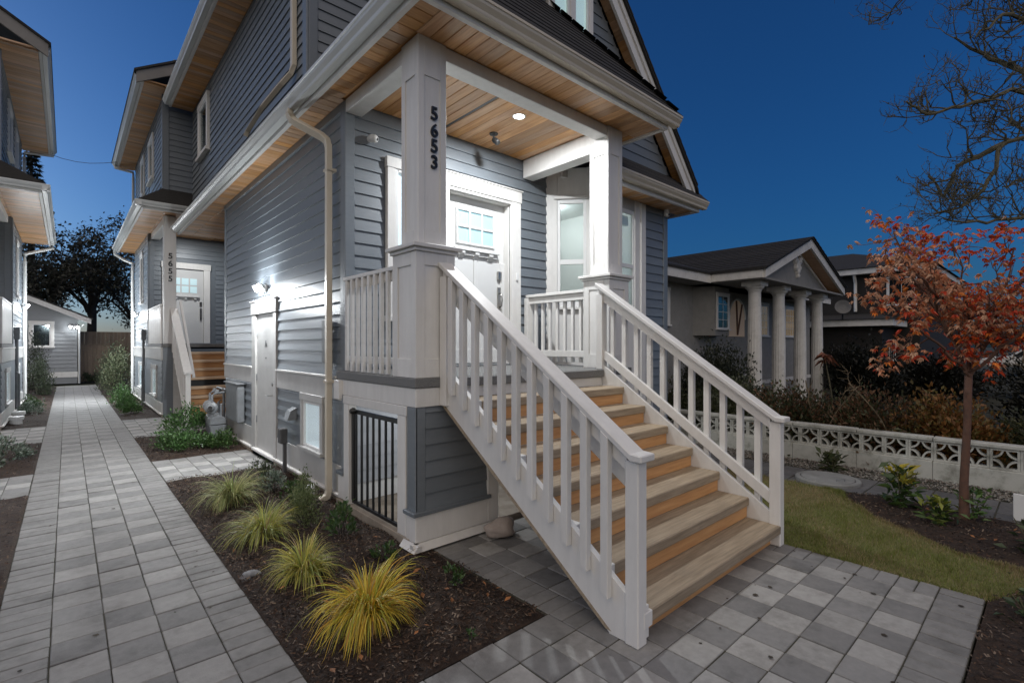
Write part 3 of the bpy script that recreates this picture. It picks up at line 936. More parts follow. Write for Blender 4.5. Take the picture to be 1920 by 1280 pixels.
for k in range(3):
    for j in range(2):
        a0 = gx0 + (gx1 - gx0) * k / 3; b0 = gz0 + (gz1 - gz0) * j / 2
        box("pane", a0 + .012, a0 + (gx1 - gx0) / 3 - .012, 5.2585, 5.2615, b0 + .012, b0 + (gz1 - gz0) / 2 - .012, pane_m, dr, 0.001)
        box("glass", a0 + .012, a0 + (gx1 - gx0) / 3 - .012, 5.252, 5.2545, b0 + .012, b0 + (gz1 - gz0) / 2 - .012, glass_m, dr, 0.0005)
for k in range(4):
    a0 = gx0 + (gx1 - gx0) * k / 3
    box("glazing_bar", a0 - .014, a0 + .014, 5.238, 5.2605, gz0 - .014, gz1 + .014, door_m, dr, 0.003)
for j in range(3):
    b0 = gz0 + (gz1 - gz0) * j / 2
    box("glazing_bar", gx0 + .0135, gx1 - .0135, 5.2395, 5.2600, b0 - .014, b0 + .014, door_m, dr, 0.003)
box("door_shelf", 3.70, 4.46, 5.19, 5.261, 2.955, 2.99, door_m, dr)
box("door_shelf", 3.72, 4.44, 5.225, 5.261, 2.90, 2.953, door_m, dr)
for k in range(3):
    xx = 3.80 + k * 0.24
    MB().prism([(5.20, 2.953), (5.26, 2.953), (5.26, 2.865), (5.245, 2.865), (5.235, 2.90), (5.20, 2.92)], 'x', xx, xx + 0.07).build("bracket", door_m, dr)
for k in range(3):                                   # raised stiles of the lower door panels
    xx = 3.58 + k * 0.4675
    box("door_stile", xx, xx + 0.125 if k != 1 else xx + .06, 5.248, 5.2615, 1.47, 2.86, door_m, dr, 0.004)
box("door_rail", 3.585, 4.575, 5.2485, 5.2612, 1.475, 1.66, door_m, dr, 0.004)
box("deadbolt", 4.455, 4.525, 5.225, 5.262, 2.62, 2.74, steel_m, dr, 0.006)
box("handle_plate", 4.460, 4.52, 5.238, 5.262, 2.20, 2.52, steel_m, dr, 0.006)
MB().tube([(4.49, 5.24, 2.24), (4.49, 5.19, 2.26), (4.49, 5.18, 2.34), (4.49, 5.195, 2.42), (4.49, 5.24, 2.44)], 0.010, 8).build("handle", steel_m, dr, smooth=True)
MB().lathe([(0, 0), (.012, 0), (.009, .006), (0, .006)], (4.10, 5.262, 2.62), (0, -1, 0)).build("peephole", black_m, dr)
box("door_bell", 4.675, 4.715, 5.085, 5.104, 2.62, 2.72, white_pl, dr, 0.006)

# porch columns, beams
def column(x0, y0, digits=None):
    c = MB().box(x0 + .012, x0 + .381, y0 + .012, y0 + .381, 1.442, 2.50).build("column", trim_m, house)
    X1, Y1 = x0 + .393, y0 + .393
    for fx in (0, 1):
        for face in ('x', 'y'):
            pass
    # boards of the panelled base: stiles and rails proud of the core on the four faces
    for (pl, cc, out, lo) in (('x', x0 + .012, -1, y0), ('x', x0 + .381, 1, y0), ('y', y0 + .012, -1, x0), ('y', y0 + .381, 1, x0)):
        def fb_(a0, a1, z0, z1, t=0.012):
            l, h = sorted((cc, cc + out * t))
            if pl == 'x': box("panel_board", l, h, lo + a0, lo + a1, z0, z1, trim_m, c, 0.002)
            else: box("panel_board", lo + a0, lo + a1, l, h, z0, z1, trim_m, c, 0.002)
        e = 0.0 if pl == 'y' else 0.0125
        fb_(e, .085, 1.442, 2.50); fb_(.308, .393 - e, 1.442, 2.50)
        fb_(.0855, .3075, 1.442, 1.60); fb_(.0855, .3075, 2.39, 2.50)
    box("column_cap", x0 - .02, X1 + .02, y0 - .02, Y1 + .02, 2.502, 2.53, trim_m, c)
    box("column_cap", x0 - .05, X1 + .05, y0 - .05, Y1 + .05, 2.532, 2.565, trim_m, c)
    sx, sy, w = x0 + .055, y0 + .055, .283
    sh = MB().box(sx + .012, sx + w - .012, sy + .012, sy + w - .012, 2.567, SZ - .002).build("shaft", trim_m, c)
    W = WL[c.name]
    for (pl, cc, out, lo) in (('x', sx + .012, -1, sy), ('x', sx + w - .012, 1, sy), ('y', sy + .012, -1, sx), ('y', sy + w - .012, 1, sx)):
        def fs_(a0, a1, z0, z1, t=0.012):
            l, h = sorted((cc, cc + out * t))
            if pl == 'x': box("panel_board", l, h, lo + a0, lo + a1, z0, z1, trim_m, c, 0.002)
            else: box("panel_board", lo + a0, lo + a1, l, h, z0, z1, trim_m, c, 0.002)
        e = 0.0 if pl == 'y' else 0.0125
        fs_(e, .06, 2.567, SZ - .003); fs_(w - .06, w - e, 2.567, SZ - .003)
        fs_(.0605, w - .0605, 2.567, 2.70); fs_(.0605, w - .0605, 4.02, SZ - .003)
    if digits:
        for d_, z in zip(digits, (3.71, 3.565, 3.43, 3.29)):
            text_mesh("house_number", d_, 0.16, (sx + w / 2 + .02, sy + .006, z), (R(90), 0, 0), black_m, c, 0.012)
    return c
column(2.142, 3.56, "5653")
column(4.76, 3.56)
box("beam", 2.482, 4.812, 3.63, 3.81, 4.225, SZ - .003, trim_m, house, 0.005)
box("beam", 2.215, 2.40, 3.90, 5.12, 4.21, SZ - .003, trim_m, house, 0.005)
box("beam", 4.83, 5.03, 3.90, 5.12, 4.09, SZ - .003, trim_m, house, 0.005)
# cedar ceiling and soffits
ceil_ = MB().box(1.96, 5.42, 3.18, 5.2, SZ + .02, SZ + .05).build("porch_ceiling", cedar_y, house)
planks(ceil_, "ceiling_board", 'y', 2.40, 3.385, 3.812, 5.14, SZ, cedar_y)
planks(ceil_, "ceiling_board", 'y', 3.425, 4.83, 3.812, 5.14, SZ, cedar_y)
box("ceiling_vent", 3.387, 3.423, 3.812, 5.13, SZ + .006, SZ + .019, black_m, ceil_, 0.002)
planks(ceil_, "soffit_board", 'y', 2.185, 5.37, 3.235, 3.63, SZ + .0005, cedar_y)
planks(ceil_, "soffit_board", 'x', 1.985, 2.184, 3.235, 5.15, SZ + .0003, cedar_x)
planks(ceil_, "soffit_board", 'y', 5.035, 5.37, 3.632, 5.14, SZ + .0002, cedar_y)
sof = MB().box(1.96, 2.26, 5.16, 14.0, SZ + .02, SZ + .05).build("side_soffit", cedar_x, house)
planks(sof, "soffit_board", 'x', 1.985, 2.243, 5.15, 14.0, SZ, cedar_x)
planks(sof, "soffit_board", 'x', 2.246, 3.6, 10.62, 14.0, SZ + .003, cedar_x, w=0.12)
box("frieze_board", 2.212, 2.241, 5.16, 10.6, 4.25, SZ - .002, siding_m, sof)
# fascia boards and gutters
box("fascia", 1.935, 1.984, 3.18, 14.0, 4.325, 4.50, trim_m, house)
box("fascia", 1.986, 5.42, 3.18, 3.232, 4.325, 4.50, trim_m, house)
box("fascia", 5.371, 5.42, 3.234, 4.95, 4.325, 4.50, trim_m, house)
box("fascia", 5.421, 6.2, 4.90, 4.95, 4.20, 4.345, trim_m, house)
gutter(house, 'y', 1.933, -1, 3.05, 14.0, 4.37, gutter_w)
gutter(house, 'x', 3.178, -1, 1.81, 5.55, 4.37, gutter_m)
# hip roof over the porch
FL, FR, PK, RB = (1.815, 3.055, 4.475), (5.55, 3.055, 4.475), (3.683, 4.922, 6.80), (3.683, 6.3, 6.80)
LB, RB2 = (1.815, 6.3, 4.475), (5.55, 4.95, 4.475)
hr = MB().add([FL, FR, PK, RB, LB, RB2, (5.55, 6.3, 4.475)], [(0, 1, 2), (0, 2, 3, 4), (1, 6, 3, 2)]).build("hip_roof", shingle_m, house)
for k in range(18):                                   # shingle courses on the street slope
    t0 = k * 0.105
    xa, xb, y0, z0 = 1.815 + t0, 5.55 - t0, 3.055 + t0, 4.475 + t0 * 1.245
    if xb - xa < .2: break
    MB().prism([(y0 - .006, z0 + .010), (y0 + .11, z0 + .141), (y0 + .112, z0 + .134), (y0 + .004, z0 - .002)], 'x', xa, xb).build("shingle_course", shingle_m, hr)
hc = MB().add([(0, 0, .02), (.075, .075, -.01), (-.015, .165, .10), (-.10, .10, .152), (-.075, -.075, -.01), (-.165, .015, .10)], [(0, 1, 2, 3), (0, 3, 5, 4)]).build("hip_shingle", shingle_m, hr, origin=(0, 0, 0))
HC = hc.data
hc.location = Vector((5.50, 3.105, 4.535)) - WL[hr.name]
for k in range(1, 18):
    link("hip_shingle", HC, (5.50 - k * .1, 3.105 + k * .1, 4.55 + k * .1245), hr)
# skirt roof along the side
MB().prism([(1.815, 4.475), (2.25, 4.80), (2.25, 4.76), (1.85, 4.46)], 'y', 6.3, 14.0).build("skirt_roof", shingle_m, house)

# upper storey
up = MB().box(2.243, 2.45, 6.3, 13.9, 4.5, 7.45).box(2.45, 4.5, 6.302, 6.45, 4.5, 8.0).build("upper_wall", siding_m, house)
siding(up, 'x', 2.242, -1, 6.42, 13.88, 4.75, 7.28, [(11.95, 13.1, 5.72, 7.15)])
siding(up, 'y', 6.30, -1, 2.36, 4.4, 4.75, 7.9, [])
box("corner_board", 2.212, 2.242, 6.28, 6.418, 4.7, 7.3, siding_m, up)
box("corner_board", 2.243, 2.355, 6.272, 6.30, 4.7, 7.9, siding_m, up)
window(up, 'x', 2.232, -1, 12.12, 12.92, 5.9, 6.95, darkglass_m, trim=0.11, depth=0.05)
us = MB().box(1.80, 2.26, 5.8, 13.95, 7.32, 7.35).build("upper_soffit", cedar_x, house)
planks(us, "soffit_board", 'x', 1.815, 2.24, 5.8, 13.95, 7.30, cedar_x, w=0.12)
box("fascia", 1.765, 1.814, 5.8, 13.95, 7.28, 7.45, trim_m, us)
gutter(us, 'y', 1.763, -1, 5.7, 13.95, 7.315, gutter_w)
MB().add([(1.65, 5.6, 7.43), (1.65, 13.95, 7.43), (4.4, 13.95, 9.6), (4.4, 5.6, 9.6)], [(0, 1, 2, 3)]).build("upper_roof", shingle_m, house)

# downpipes
dpipe = MB().rect_sweep([(1.87, 5.84, 4.38), (1.87, 5.83, 4.31), (1.885, 5.80, 4.26), (1.91, 5.755, 4.22), (2.09, 5.46, 4.02), (2.125, 5.405, 3.965), (2.135, 5.385, 3.90), (2.135, 5.38, 3.8),
                         (2.135, 5.38, 0.12), (2.12, 5.38, 0.06), (2.05, 5.40, 0.02)], 0.082, 0.062).build("downpipe", gutter_m, house, bevel=0.005)
for z in (3.62, 1.30):
    box("pipe_strap", 2.095, 2.205, 5.325, 5.435, z, z + .03, gutter_m, dpipe, 0.003)
for k in range(7):                                    # elbow ribs
    t = k / 6
    box("elbow_rib", 1.834 + .03 * t, 1.912 + .03 * t, 5.79 - .06 * t, 5.885 - .06 * t, 4.33 - .1 * t, 4.334 - .1 * t, gutter_m, dpipe, 0.001)
MB().rect_sweep([(2.19, 6.68, 7.3), (2.19, 6.68, 5.35), (2.17, 6.72, 5.26), (2.10, 6.84, 5.16), (1.99, 7.3, 4.98), (1.97, 7.95, 4.86), (1.96, 8.02, 4.80)], 0.08, 0.06).build("upper_downpipe", gutter_m, house, bevel=0.004)

# ------------------------------------------------------------------ projecting bay and front gable
bay = MB().prism([(6.60, 4.353), (7.34, 4.353), (7.34, 7.6), (7.22, 7.6), (7.22, 4.47), (6.60, 4.47)], 'z', 0.0, 4.2).build("bay_wall", siding_m, house)
siding(bay, 'y', 4.352, -1, 6.73, 7.24, 0.4, 3.9)
box("corner_board", 7.245, 7.365, 4.325, 4.352, 0.1, 3.91, siding_m, bay)
cs, cd = Vector((5.33, 5.15, 0)), Vector((0.67, -0.80, 0)).normalized()
co_ = Vector((-0.80, -0.67, 0)).normalized()
def abox(name, s0, s1, o0, o1, z0, z1, mat, parent):
    P = lambda s, o, z: cs + cd * s + co_ * o + Vector((0, 0, z))
    vs_ = [P(s, o, z) for z in (z0, z1) for s, o in ((s0, o0), (s1, o0), (s1, o1), (s0, o1))]
    return MB().add(vs_, [(0, 1, 2, 3), (4, 5, 6, 7), (0, 1, 5, 4), (1, 2, 6, 5), (2, 3, 7, 6), (3, 0, 4, 7)]).build(name, mat, parent, bevel=0.003)
Lc = 1.0435
ch = abox("bay_side", 0.0, 0.17, -0.08, 0.01, 0.3, 4.345, trim_m, house)
abox("bay_jamb", 0.60, Lc, -0.08, 0.01, 0.3, 4.345, trim_m, ch)
abox("bay_panel", 0.171, 0.599, -0.08, 0.0, 0.3, 2.28, trim_m, ch)
abox("bay_head", 0.171, 0.599, -0.08, 0.0, 3.90, 4.345, trim_m, ch)
abox("head_trim", 0.12, 0.66, 0.011, 0.035, 3.885, 3.93, trim_m, ch)
for s0, s1, z0, z1 in ((0.171, 0.215, 2.28, 3.90), (0.555, 0.599, 2.28, 3.90), (0.2155, 0.5545, 2.28, 2.36), (0.2155, 0.5545, 3.82, 3.90), (0.2155, 0.5545, 2.915, 2.99)):
    abox("sash", s0, s1, -0.05, -0.005, z0, z1, white_pl, ch)
abox("pane", 0.2158, 0.5542, -0.03, -0.026, 2.361, 2.914, glass_m, ch)
abox("pane", 0.2158, 0.5542, -0.0301, -0.0261, 2.991, 3.819, glass_m, ch)
abox("window_sill", 0.14, 0.63, -0.02, 0.06, 2.24, 2.279, trim_m, ch)
bf = box("bay_front", 6.0, 6.08, 4.345, 4.43, 0.3, 4.2, trim_m, house)
box("bay_jamb", 6.46, 6.60, 4.345, 4.43, 0.3, 4.2, trim_m, bf)
box("bay_jamb", 6.601, 6.725, 4.325, 4.351, 0.3, 3.91, trim_m, bf)
box("bay_panel", 6.081, 6.459, 4.352, 4.43, 0.3, 2.10, trim_m, bf)
box("bay_head", 6.081, 6.459, 4.352, 4.43, 3.76, 4.2, band_m, bf)
for a0, a1, z0, z1 in ((6.081, 6.115, 2.10, 3.76), (6.425, 6.459, 2.10, 3.76), (6.1155, 6.4245, 2.10, 2.17), (6.1155, 6.4245, 3.70, 3.76), (6.1155, 6.4245, 2.88, 2.94)):
    box("sash", a0, a1, 4.358, 4.40, z0, z1, white_pl, bf)
box("pane", 6.1156, 6.4244, 4.378, 4.382, 2.171, 2.879, glass_m, bf, 0.0005)
box("pane", 6.1156, 6.4244, 4.3781, 4.3821, 2.941, 3.699, glass_m, bf, 0.0005)
room = MB().add([(5.45, 7.5, 1.4), (7.21, 7.5, 1.4), (7.21, 4.45, 1.4), (5.95, 4.45, 1.4), (5.42, 5.25, 1.4),
                 (5.45, 7.5, 4.15), (7.21, 7.5, 4.15), (7.21, 4.45, 4.15), (5.95, 4.45, 4.15), (5.42, 5.25, 4.15)],
                [(0, 1, 6, 5), (1, 2, 7, 6), (0, 4, 9, 5), (0, 1, 2, 3, 4), (5, 6, 7, 8, 9)]).build("bay_room", room_m, house)
box("room_bulkhead", 5.5, 7.2, 6.6, 7.0, 3.55, 4.14, room_m, room)
box("blind_roll", 6.13, 6.42, 4.44, 4.50, 3.55, 3.69, room_m, room)
box("room_cabinet", 5.6, 7.2, 6.9, 7.45, 1.41, 3.0, dark_plastic, room)
box("room_door", 6.7, 7.19, 7.46, 7.49, 1.41, 3.5, band_m, room)
# eave above the bay
bs = MB().box(5.43, 7.75, 3.98, 4.36, 3.94, 3.97).build("bay_soffit", cedar_y, house)
planks(bs, "soffit_board", 'y', 5.43, 7.69, 4.02, 4.352, 3.92, cedar_y)
box("fascia", 5.43, 7.75, 3.97, 4.018, 3.895, 4.06, trim_m, bs)
box("fascia", 7.692, 7.75, 4.02, 4.6, 3.895, 4.06, trim_m, bs)
gutter(bs, 'x', 3.968, -1, 5.40, 7.84, 3.945, gutter_m)
MB().prism([(3.85, 4.055), (4.20, 4.42), (4.20, 4.36), (3.88, 4.04)], 'x', 5.3, 7.84).build("pent_roof", shingle_m, house)
for k in range(3):
    y0 = 3.848 + k * .11; z0 = 4.062 + k * .115
    MB().prism([(y0, z0 + .006), (y0 + .115, z0 + .122), (y0 + .115, z0 + .112), (y0 + .006, z0 - .004)], 'x', 5.3, 7.84).build("shingle_course", shingle_m, bs)
# gable wall above
gw = MB().prism([(3.3, 4.4), (7.30, 4.4), (7.30, 4.28), (4.9, 6.86), (3.3, 5.15)], 'y', 4.19, 4.30).build("gable_wall", siding_m, house)
z = 4.40
while z < 6.7:
    xr = 7.26 - (z + .07 - 4.28) / 1.07; xl = max(3.32, 3.3 + (z + .07 - 5.15) / 1.07)
    segs = [(xl, xr)]
    if 5.62 < z + .07 < 6.50: segs = [(xl, min(4.30, xr)), (5.19, xr)]
    for s0, s1 in segs:
        if s1 - s0 > .05:
            MB().prism([(4.188, z), (4.171, z), (4.184, z + .145), (4.188, z + .145)], 'x', s0, s1).build("siding_board", siding_m, gw)
    z += 0.1365
window(gw, 'y', 4.178, -1, 4.41, 4.72, 5.72, 6.38, litroom_m, trim=0.085, depth=0.05)
window(gw, 'y', 4.178, -1, 4.80, 5.10, 5.72, 6.38, litroom_m, trim=0.075, depth=0.052)
k_ = 1.065
def rake(x): return 4.14 + k_ * (7.43 - x)
barge = MB().prism([(7.60, rake(7.60)), (7.56, rake(7.56) + .26), (4.9, rake(4.9) + .27), (4.9, rake(4.9))], 'y', 3.99, 4.03).build("barge_board", trim_m, house)
MB().prism([(7.62, rake(7.62) + .19), (7.56, rake(7.56) + .30), (4.9, rake(4.9) + .30), (4.9, rake(4.9) + .19)], 'y', 3.965, 3.988).build("barge_trim", trim_m, barge)
x = 7.5
while x > 5.0:
    MB().prism([(x, rake(x) + .10), (x, rake(x) + .125), (x - .092, rake(x - .092) + .125), (x - .092, rake(x - .092) + .10)], 'y', 4.031, 4.189).build("soffit_board", cedar_y, barge)
    x -= 0.095
MB().prism([(7.66, rake(7.66) + .28), (7.64, rake(7.64) + .34), (4.9, rake(4.9) + .36), (2.6, rake(4.9) - 2.1), (2.6, rake(4.9) - 2.16), (4.9, rake(4.9) + .30)], 'y', 3.93, 8.5).build("gable_roof", shingle_m, house)
x = 7.6
while x > 5.0:                                        # edge of each shingle course shows along the rake
    MB().prism([(x, rake(x) + .335), (x + .012, rake(x) + .362), (x - .13, rake(x - .13) + .358), (x - .13, rake(x - .13) + .34)], 'y', 3.92, 4.5).build("shingle_course", shingle_m, barge)
    x -= 0.13

# porch railings on the two open sides
pr1 = box("porch_railing", 2.185, 2.285, 3.955, 5.12, 2.395, 2.432, trim_m, house)
box("sub_rail", 2.215, 2.255, 3.955, 5.12, 2.31, 2.392, trim_m, pr1)
box("bottom_rail", 2.236, 2.27, 3.955, 5.12, 1.53, 1.60, trim_m, pr1)
for k in range(9):
    y0 = 3.99 + k * 0.128
    box("baluster", 2.180, 2.214, y0, y0 + .042, 1.447, 2.393, trim_m, pr1, 0.003)
pr2 = box("porch_railing", 4.86, 4.99, 3.955, 5.10, 2.385, 2.425, trim_m, house)
box("sub_rail", 4.89, 4.935, 3.955, 5.10, 2.295, 2.382, trim_m, pr2)
box("bottom_rail", 4.86, 4.915, 3.955, 5.10, 1.56, 1.645, trim_m, pr2)
for k in range(8):
    y0 = 4.0 + k * 0.137
    box("baluster", 4.936, 4.976, y0, y0 + .042, 1.49, 2.384, trim_m, pr2, 0.003)
box("rail_post", 4.85, 4.99, 5.045, 5.12, 1.442, 2.38, trim_m, pr2)

# ------------------------------------------------------------------ front stairs
st = thing("front_stairs", (3.45, 2.5, 0), "wide wooden porch stairs with white railings and orange cedar risers", "stairs")
RUN, RISE = 0.2655, 0.18
for i in range(7):
    y0 = 1.585 + i * RUN; z = (i + 1) * RISE
    box("tread", 2.445, 4.52, y0, y0 + .29, z - .075, z, tread_m, st, 0.007)
    box("riser", 2.45, 4.515, y0 + (.018 if i else .08), y0 + (.041 if i else .103), z - RISE + .001, z - .077, riser_m, st, 0.002)
    box("tread_end", 2.443, 2.53, y0 - .003, y0 + .20, z - .088, z + .0025, trim_m, st, 0.004)
box("riser", 2.45, 4.515, 3.48, 3.50, 7 * RISE + .001, 1.355, trim_m, st, 0.002)
box("landing_edge", 2.445, 4.515, 3.445, 3.543, 1.36, 1.438, deck_m, st, 0.005)
sl = RISE / RUN
def stringer(x0, x1, name="stringer"):
    zt = lambda y: 0.18 + sl * (y - 1.585) + 0.035
    zb = lambda y: 0.18 + sl * (y - 1.585) - 0.30
    return MB().prism([(1.66, 0.0), (1.66, zt(1.66)), (3.545, zt(3.545)), (3.545, zb(3.545)), (1.585 + .13 / sl + .02, 0.005), (1.80, 0.0)], 'x', x0, x1).build(name, trim_m, st, bevel=0.003)
stringer(2.40, 2.443)
MB().prism([(1.78, 0.02), (3.55, 1.225), (3.55, 1.19), (1.82, 0.02)], 'x', 2.398, 2.445).build("stringer_edge", tread_m, st)
stringer(4.522, 4.565)
HL = lambda y: 1.06 + sl * (y - 1.60)
def rail(xc, out, label):
    cap = MB().prism([(1.545, HL(1.60) + .0), (1.545, HL(1.60) + .04), (1.62, HL(1.60) + .045), (3.555, HL(3.555) + .045), (3.555, HL(3.555) + .0), (1.62, HL(1.60))], 'x', xc - .07, xc + .07).build("handrail", trim_m, st, bevel=0.006)
    MB().prism([(1.675, HL(1.675) - .12), (1.675, HL(1.675) - .002), (3.555, HL(3.555) - .002), (3.555, HL(3.555) - .12)], 'x', xc - .02, xc + .02).build("sub_rail", trim_m, cap)
    return cap
lr = rail(2.425, -1, "left")
rr = rail(4.545, 1, "right")
box("newel_post", 2.385, 2.475, 1.585, 1.675, 0.0, 1.055, trim_m, lr, 0.006)
box("newel_block", 2.476, 2.52, 1.60, 1.665, 0.02, 0.21, trim_m, lr, 0.004)
box("newel_post", 4.50, 4.59, 1.585, 1.675, 0.0, 1.055, trim_m, rr, 0.006)
for k in range(11):
    y0 = 1.80 + k * 0.158
    zb_ = 0.18 + sl * (y0 - 1.585) - 0.10
    MB().prism([(y0 - .027, zb_), (y0 + .027, zb_ + .03), (y0 + .027, HL(y0 + .027) - .003), (y0 - .027, HL(y0 - .027) - .003)], 'x', 2.352, 2.398).build("baluster", trim_m, lr, bevel=0.003)
box("rail_post", 2.37, 2.46, 3.465, 3.553, 1.20, 2.30, trim_m, lr, 0.004)
MB().prism([(1.72, 0.85), (1.72, 0.97), (3.54, 0.97 + sl * 1.82), (3.54, 0.85 + sl * 1.82)], 'x', 2.49, 2.53).build("inner_rail", trim_m, lr, bevel=0.004)
for k in range(11):
    y0 = 1.80 + k * 0.158
    zb_ = 0.18 + sl * (y0 - 1.585) - 0.06
    MB().prism([(y0 - .027, zb_), (y0 + .027, zb_ + .03), (y0 + .027, HL(y0 + .027) - .125), (y0 - .027, HL(y0 - .027) - .125)], 'x', 4.567, 4.613).build("baluster", trim_m, rr, bevel=0.003)
MB().prism([(1.676, 0.34), (1.676, 0.45), (3.55, 0.45 + sl * 1.874), (3.55, 0.34 + sl * 1.874)], 'x', 4.525, 4.566).build("bottom_rail", trim_m, rr, bevel=0.004)
box("rail_post", 4.50, 4.59, 3.465, 3.553, 1.442, 2.30, trim_m, rr, 0.004)

# ------------------------------------------------------------------ rear unit 5655 and the house across the path
def unit_house(root, xw, s, eave, number=None, stairs=True, win_mat=None):
    """xw = side wall facing the path, s = direction into the house; d is measured into the house"""
    U = 4.80                                             # soffit height
    def bx(name, d0, d1, y0, y1, z0, z1, mat, par, b=0.004):
        a, c = sorted((xw + s * d0, xw + s * d1))
        return box(name, a, c, y0, y1, z0, z1, mat, par, b)
    def mbx(d0, d1, y0, y1, z0, z1):
        a, c = sorted((xw + s * d0, xw + s * d1))
        return (a, c, y0, y1, z0, z1)
    YD, YC, YE = 16.9, 14.2, 20.6
    w = MB().box(*mbx(.004, .2, YC, YE, 0, 1.66)).box(*mbx(.004, .2, YD, YE, 1.66, U + .1)).box(*mbx(.2, 3.2, YD + .004, YD + .2, 1.6, U + .1)).build("lower_wall", siding_m, root)
    wins = [(15.05, 16.15, .35, 1.2), (18.0, 19.2, .35, 1.2)]
    siding(w, 'x', xw + s * .003, -s, YC + .1, YE, 0.36, 1.33, wins)
    siding(w, 'x', xw + s * .003, -s, YD + .1, YE, 1.66, U - .02, [(18.1, 18.8, 2.9, 4.45)])
    bx("band_board", -.03, .002, YC, YE, 1.35, 1.63, band_m, w)
    bx("drip_cap", -.045, .002, YC, YE, 1.632, 1.657, trim_m, w)
    bx("base_board", -.028, .002, YC, YE, .10, .34, band_m, w)
    bx("water_table", -.06, .002, YC, YE, .07, .098, trim_m, w)
    bx("foundation", -.01, .002, YC, YE, -.06, .068, conc_m, w)
    bx("corner_board", -.03, .002, YD - .02, YD + .098, 1.66, U - .02, siding_m, w)
    bx("corner_board", .003, .12, YD - .03, YD + .002, 1.66, U - .02, siding_m, w)
    c0 = xw + s * .003
    window(w, 'x', c0, -s, 15.15, 16.05, .45, 1.12, win_mat or curtain_m, trim=.08, trim_mat=band_m, depth=.04)
    window(w, 'x', c0, -s, 18.1, 19.1, .45, 1.12, win_mat or curtain_m, trim=.08, trim_mat=band_m, depth=.04)
    window(w, 'x', c0, -s, 18.2, 18.7, 3.0, 4.35, darkglass_m, trim=.1, depth=.04)
    # porch
    p = bx("porch_deck", -.03, 3.1, YC - .04, YD, 1.66, 1.74, deck_m, root)
    bx("porch_pier", .01, .38, YC + .004, YC + .2, 0.07, 1.64, band_m, p)
    bx("column", .03, .27, YC + .02, YC + .26, 1.742, U - .01, trim_m, p)
    rl = bx("porch_railing", -.02, .07, YC + .27, YD - .03, 2.66, 2.70, trim_m, p)
    for k in range(19):
        yy = YC + .30 + k * .129
        bx("baluster", -.015, .02, yy, yy + .085, 1.745, 2.655, trim_m, rl, .003)
    lo, hi = sorted((xw + s * .11, xw + s * 3.0))
    siding(w, 'y', YD + .002, -1, lo, hi, 1.75, U - .02, [tuple(sorted((xw + s * .28, xw + s * 1.62))) + (-1, 4.2)])
    dd = bx("front_door", .42, 1.30, YD - .01, YD + .02, 1.76, 3.88, door_m, root)
    for a0, a1 in ((.30, .415), (1.305, 1.47)):
        bx("door_trim", a0, a1, YD - .05, YD + .0, 1.742, 3.90, trim_m, dd)
    bx("door_trim", .28, 1.49, YD - .055, YD + .0, 3.902, 4.07, trim_m, dd)
    bx("threshold", .3, 1.46, YD - .12, YD - .012, 1.741, 1.765, grey_metal, dd)
    for i in range(3):
        for j in range(2):
            a0 = .56 + i * .205; b0 = 3.22 + j * .225
            bx("pane", a0, a0 + .168, YD - .016, YD - .011, b0, b0 + .188, pane_m, dd, .001)
    bx("door_shelf", .52, 1.20, YD - .08, YD - .011, 3.09, 3.125, door_m, dd)
    for i in range(3):
        bx("bracket", .60 + i * .23, .66 + i * .23, YD - .06, YD - .011, 3.03, 3.088, door_m, dd)
    bx("deadbolt", 1.20, 1.26, YD - .045, YD - .011, 2.86, 2.97, steel_m, dd)
    bx("handle", 1.205, 1.255, YD - .05, YD - .011, 2.45, 2.78, steel_m, dd)
    if number:
        xx = xw + s * .15
        for d_, z in zip(number, (3.83, 3.65, 3.47, 3.29)):
            text_mesh("house_number", d_, .19, (xx, YC + .014, z), (R(90), 0, 0), black_m, p, .012)
    # lower eave
    e = MB().box(*mbx(-eave, 3.2, 13.72, YD, U + .02, U + .06)).box(*mbx(-eave, .1, YD, 21.1, U + .02, U + .06)).build("eave", cedar_x, root)
    lo, hi = sorted((xw - s * (eave - .05), xw + s * .0))
    planks(e, "soffit_board", 'x', lo, hi, 13.78, 21.0, U, cedar_x, w=.12)
    lo, hi = sorted((xw + s * .005, xw + s * 1.5))
    planks(e, "soffit_board", 'x', lo, hi, 13.78, YD, U + .001, cedar_x, w=.12)
    bx("beam", .05, .25, YC + .262, YD - .01, U - .16, U - .004, trim_m, e)
    bx("fascia", -eave, -eave + .048, 13.72, 21.1, U - .025, U + .15, trim_m, e)
    bx("fascia", -eave + .05, 3.2, 13.72, 13.775, U - .025, U + .15, trim_m, e)
    gutter(e, 'y', xw - s * (eave + .002), -s, 13.6, 21.1, U + .02, gutter_w)
    a, c = sorted((xw - s * (eave + .12), xw + s * 3.2))
    gutter(e, 'x', 13.718, -1, a, c, U + .02, gutter_w)
    # skirt roof between the storeys
    xo = xw - s * (eave + .1)
    sk = MB().add([(xo, 13.62, U + .13), (xw + s * 3, 13.62, U + .13), (xw + s * 3, 14.1, U + .60), (xw, 14.1, U + .60), (xw, 21, U + .60), (xo, 21, U + .13)],
                  [(0, 1, 2, 3), (0, 3, 4, 5)]).build("skirt_roof", shingle_m, root)
    # upper storey
    Z2 = 7.60
    u = MB().box(*mbx(.004, .2, 14.1, 20.4, U + .3, Z2 + .1)).box(*mbx(.2, 3.0, 14.104, 14.3, U + .3, Z2 + .9)).build("upper_wall", siding_m, root)
    siding(u, 'x', xw + s * .003, -s, 14.2, 20.4, U + .55, Z2, [(15.7, 16.75, 5.95, 7.25), (17.7, 18.65, 5.95, 7.25)])
    lo, hi = sorted((xw + s * .11, xw + s * 1.2))
    siding(u, 'y', 14.102, -1, lo, hi, U + .55, Z2 + .4)
    bx("corner_board", -.028, .002, 14.08, 14.198, U + .5, Z2, siding_m, u)
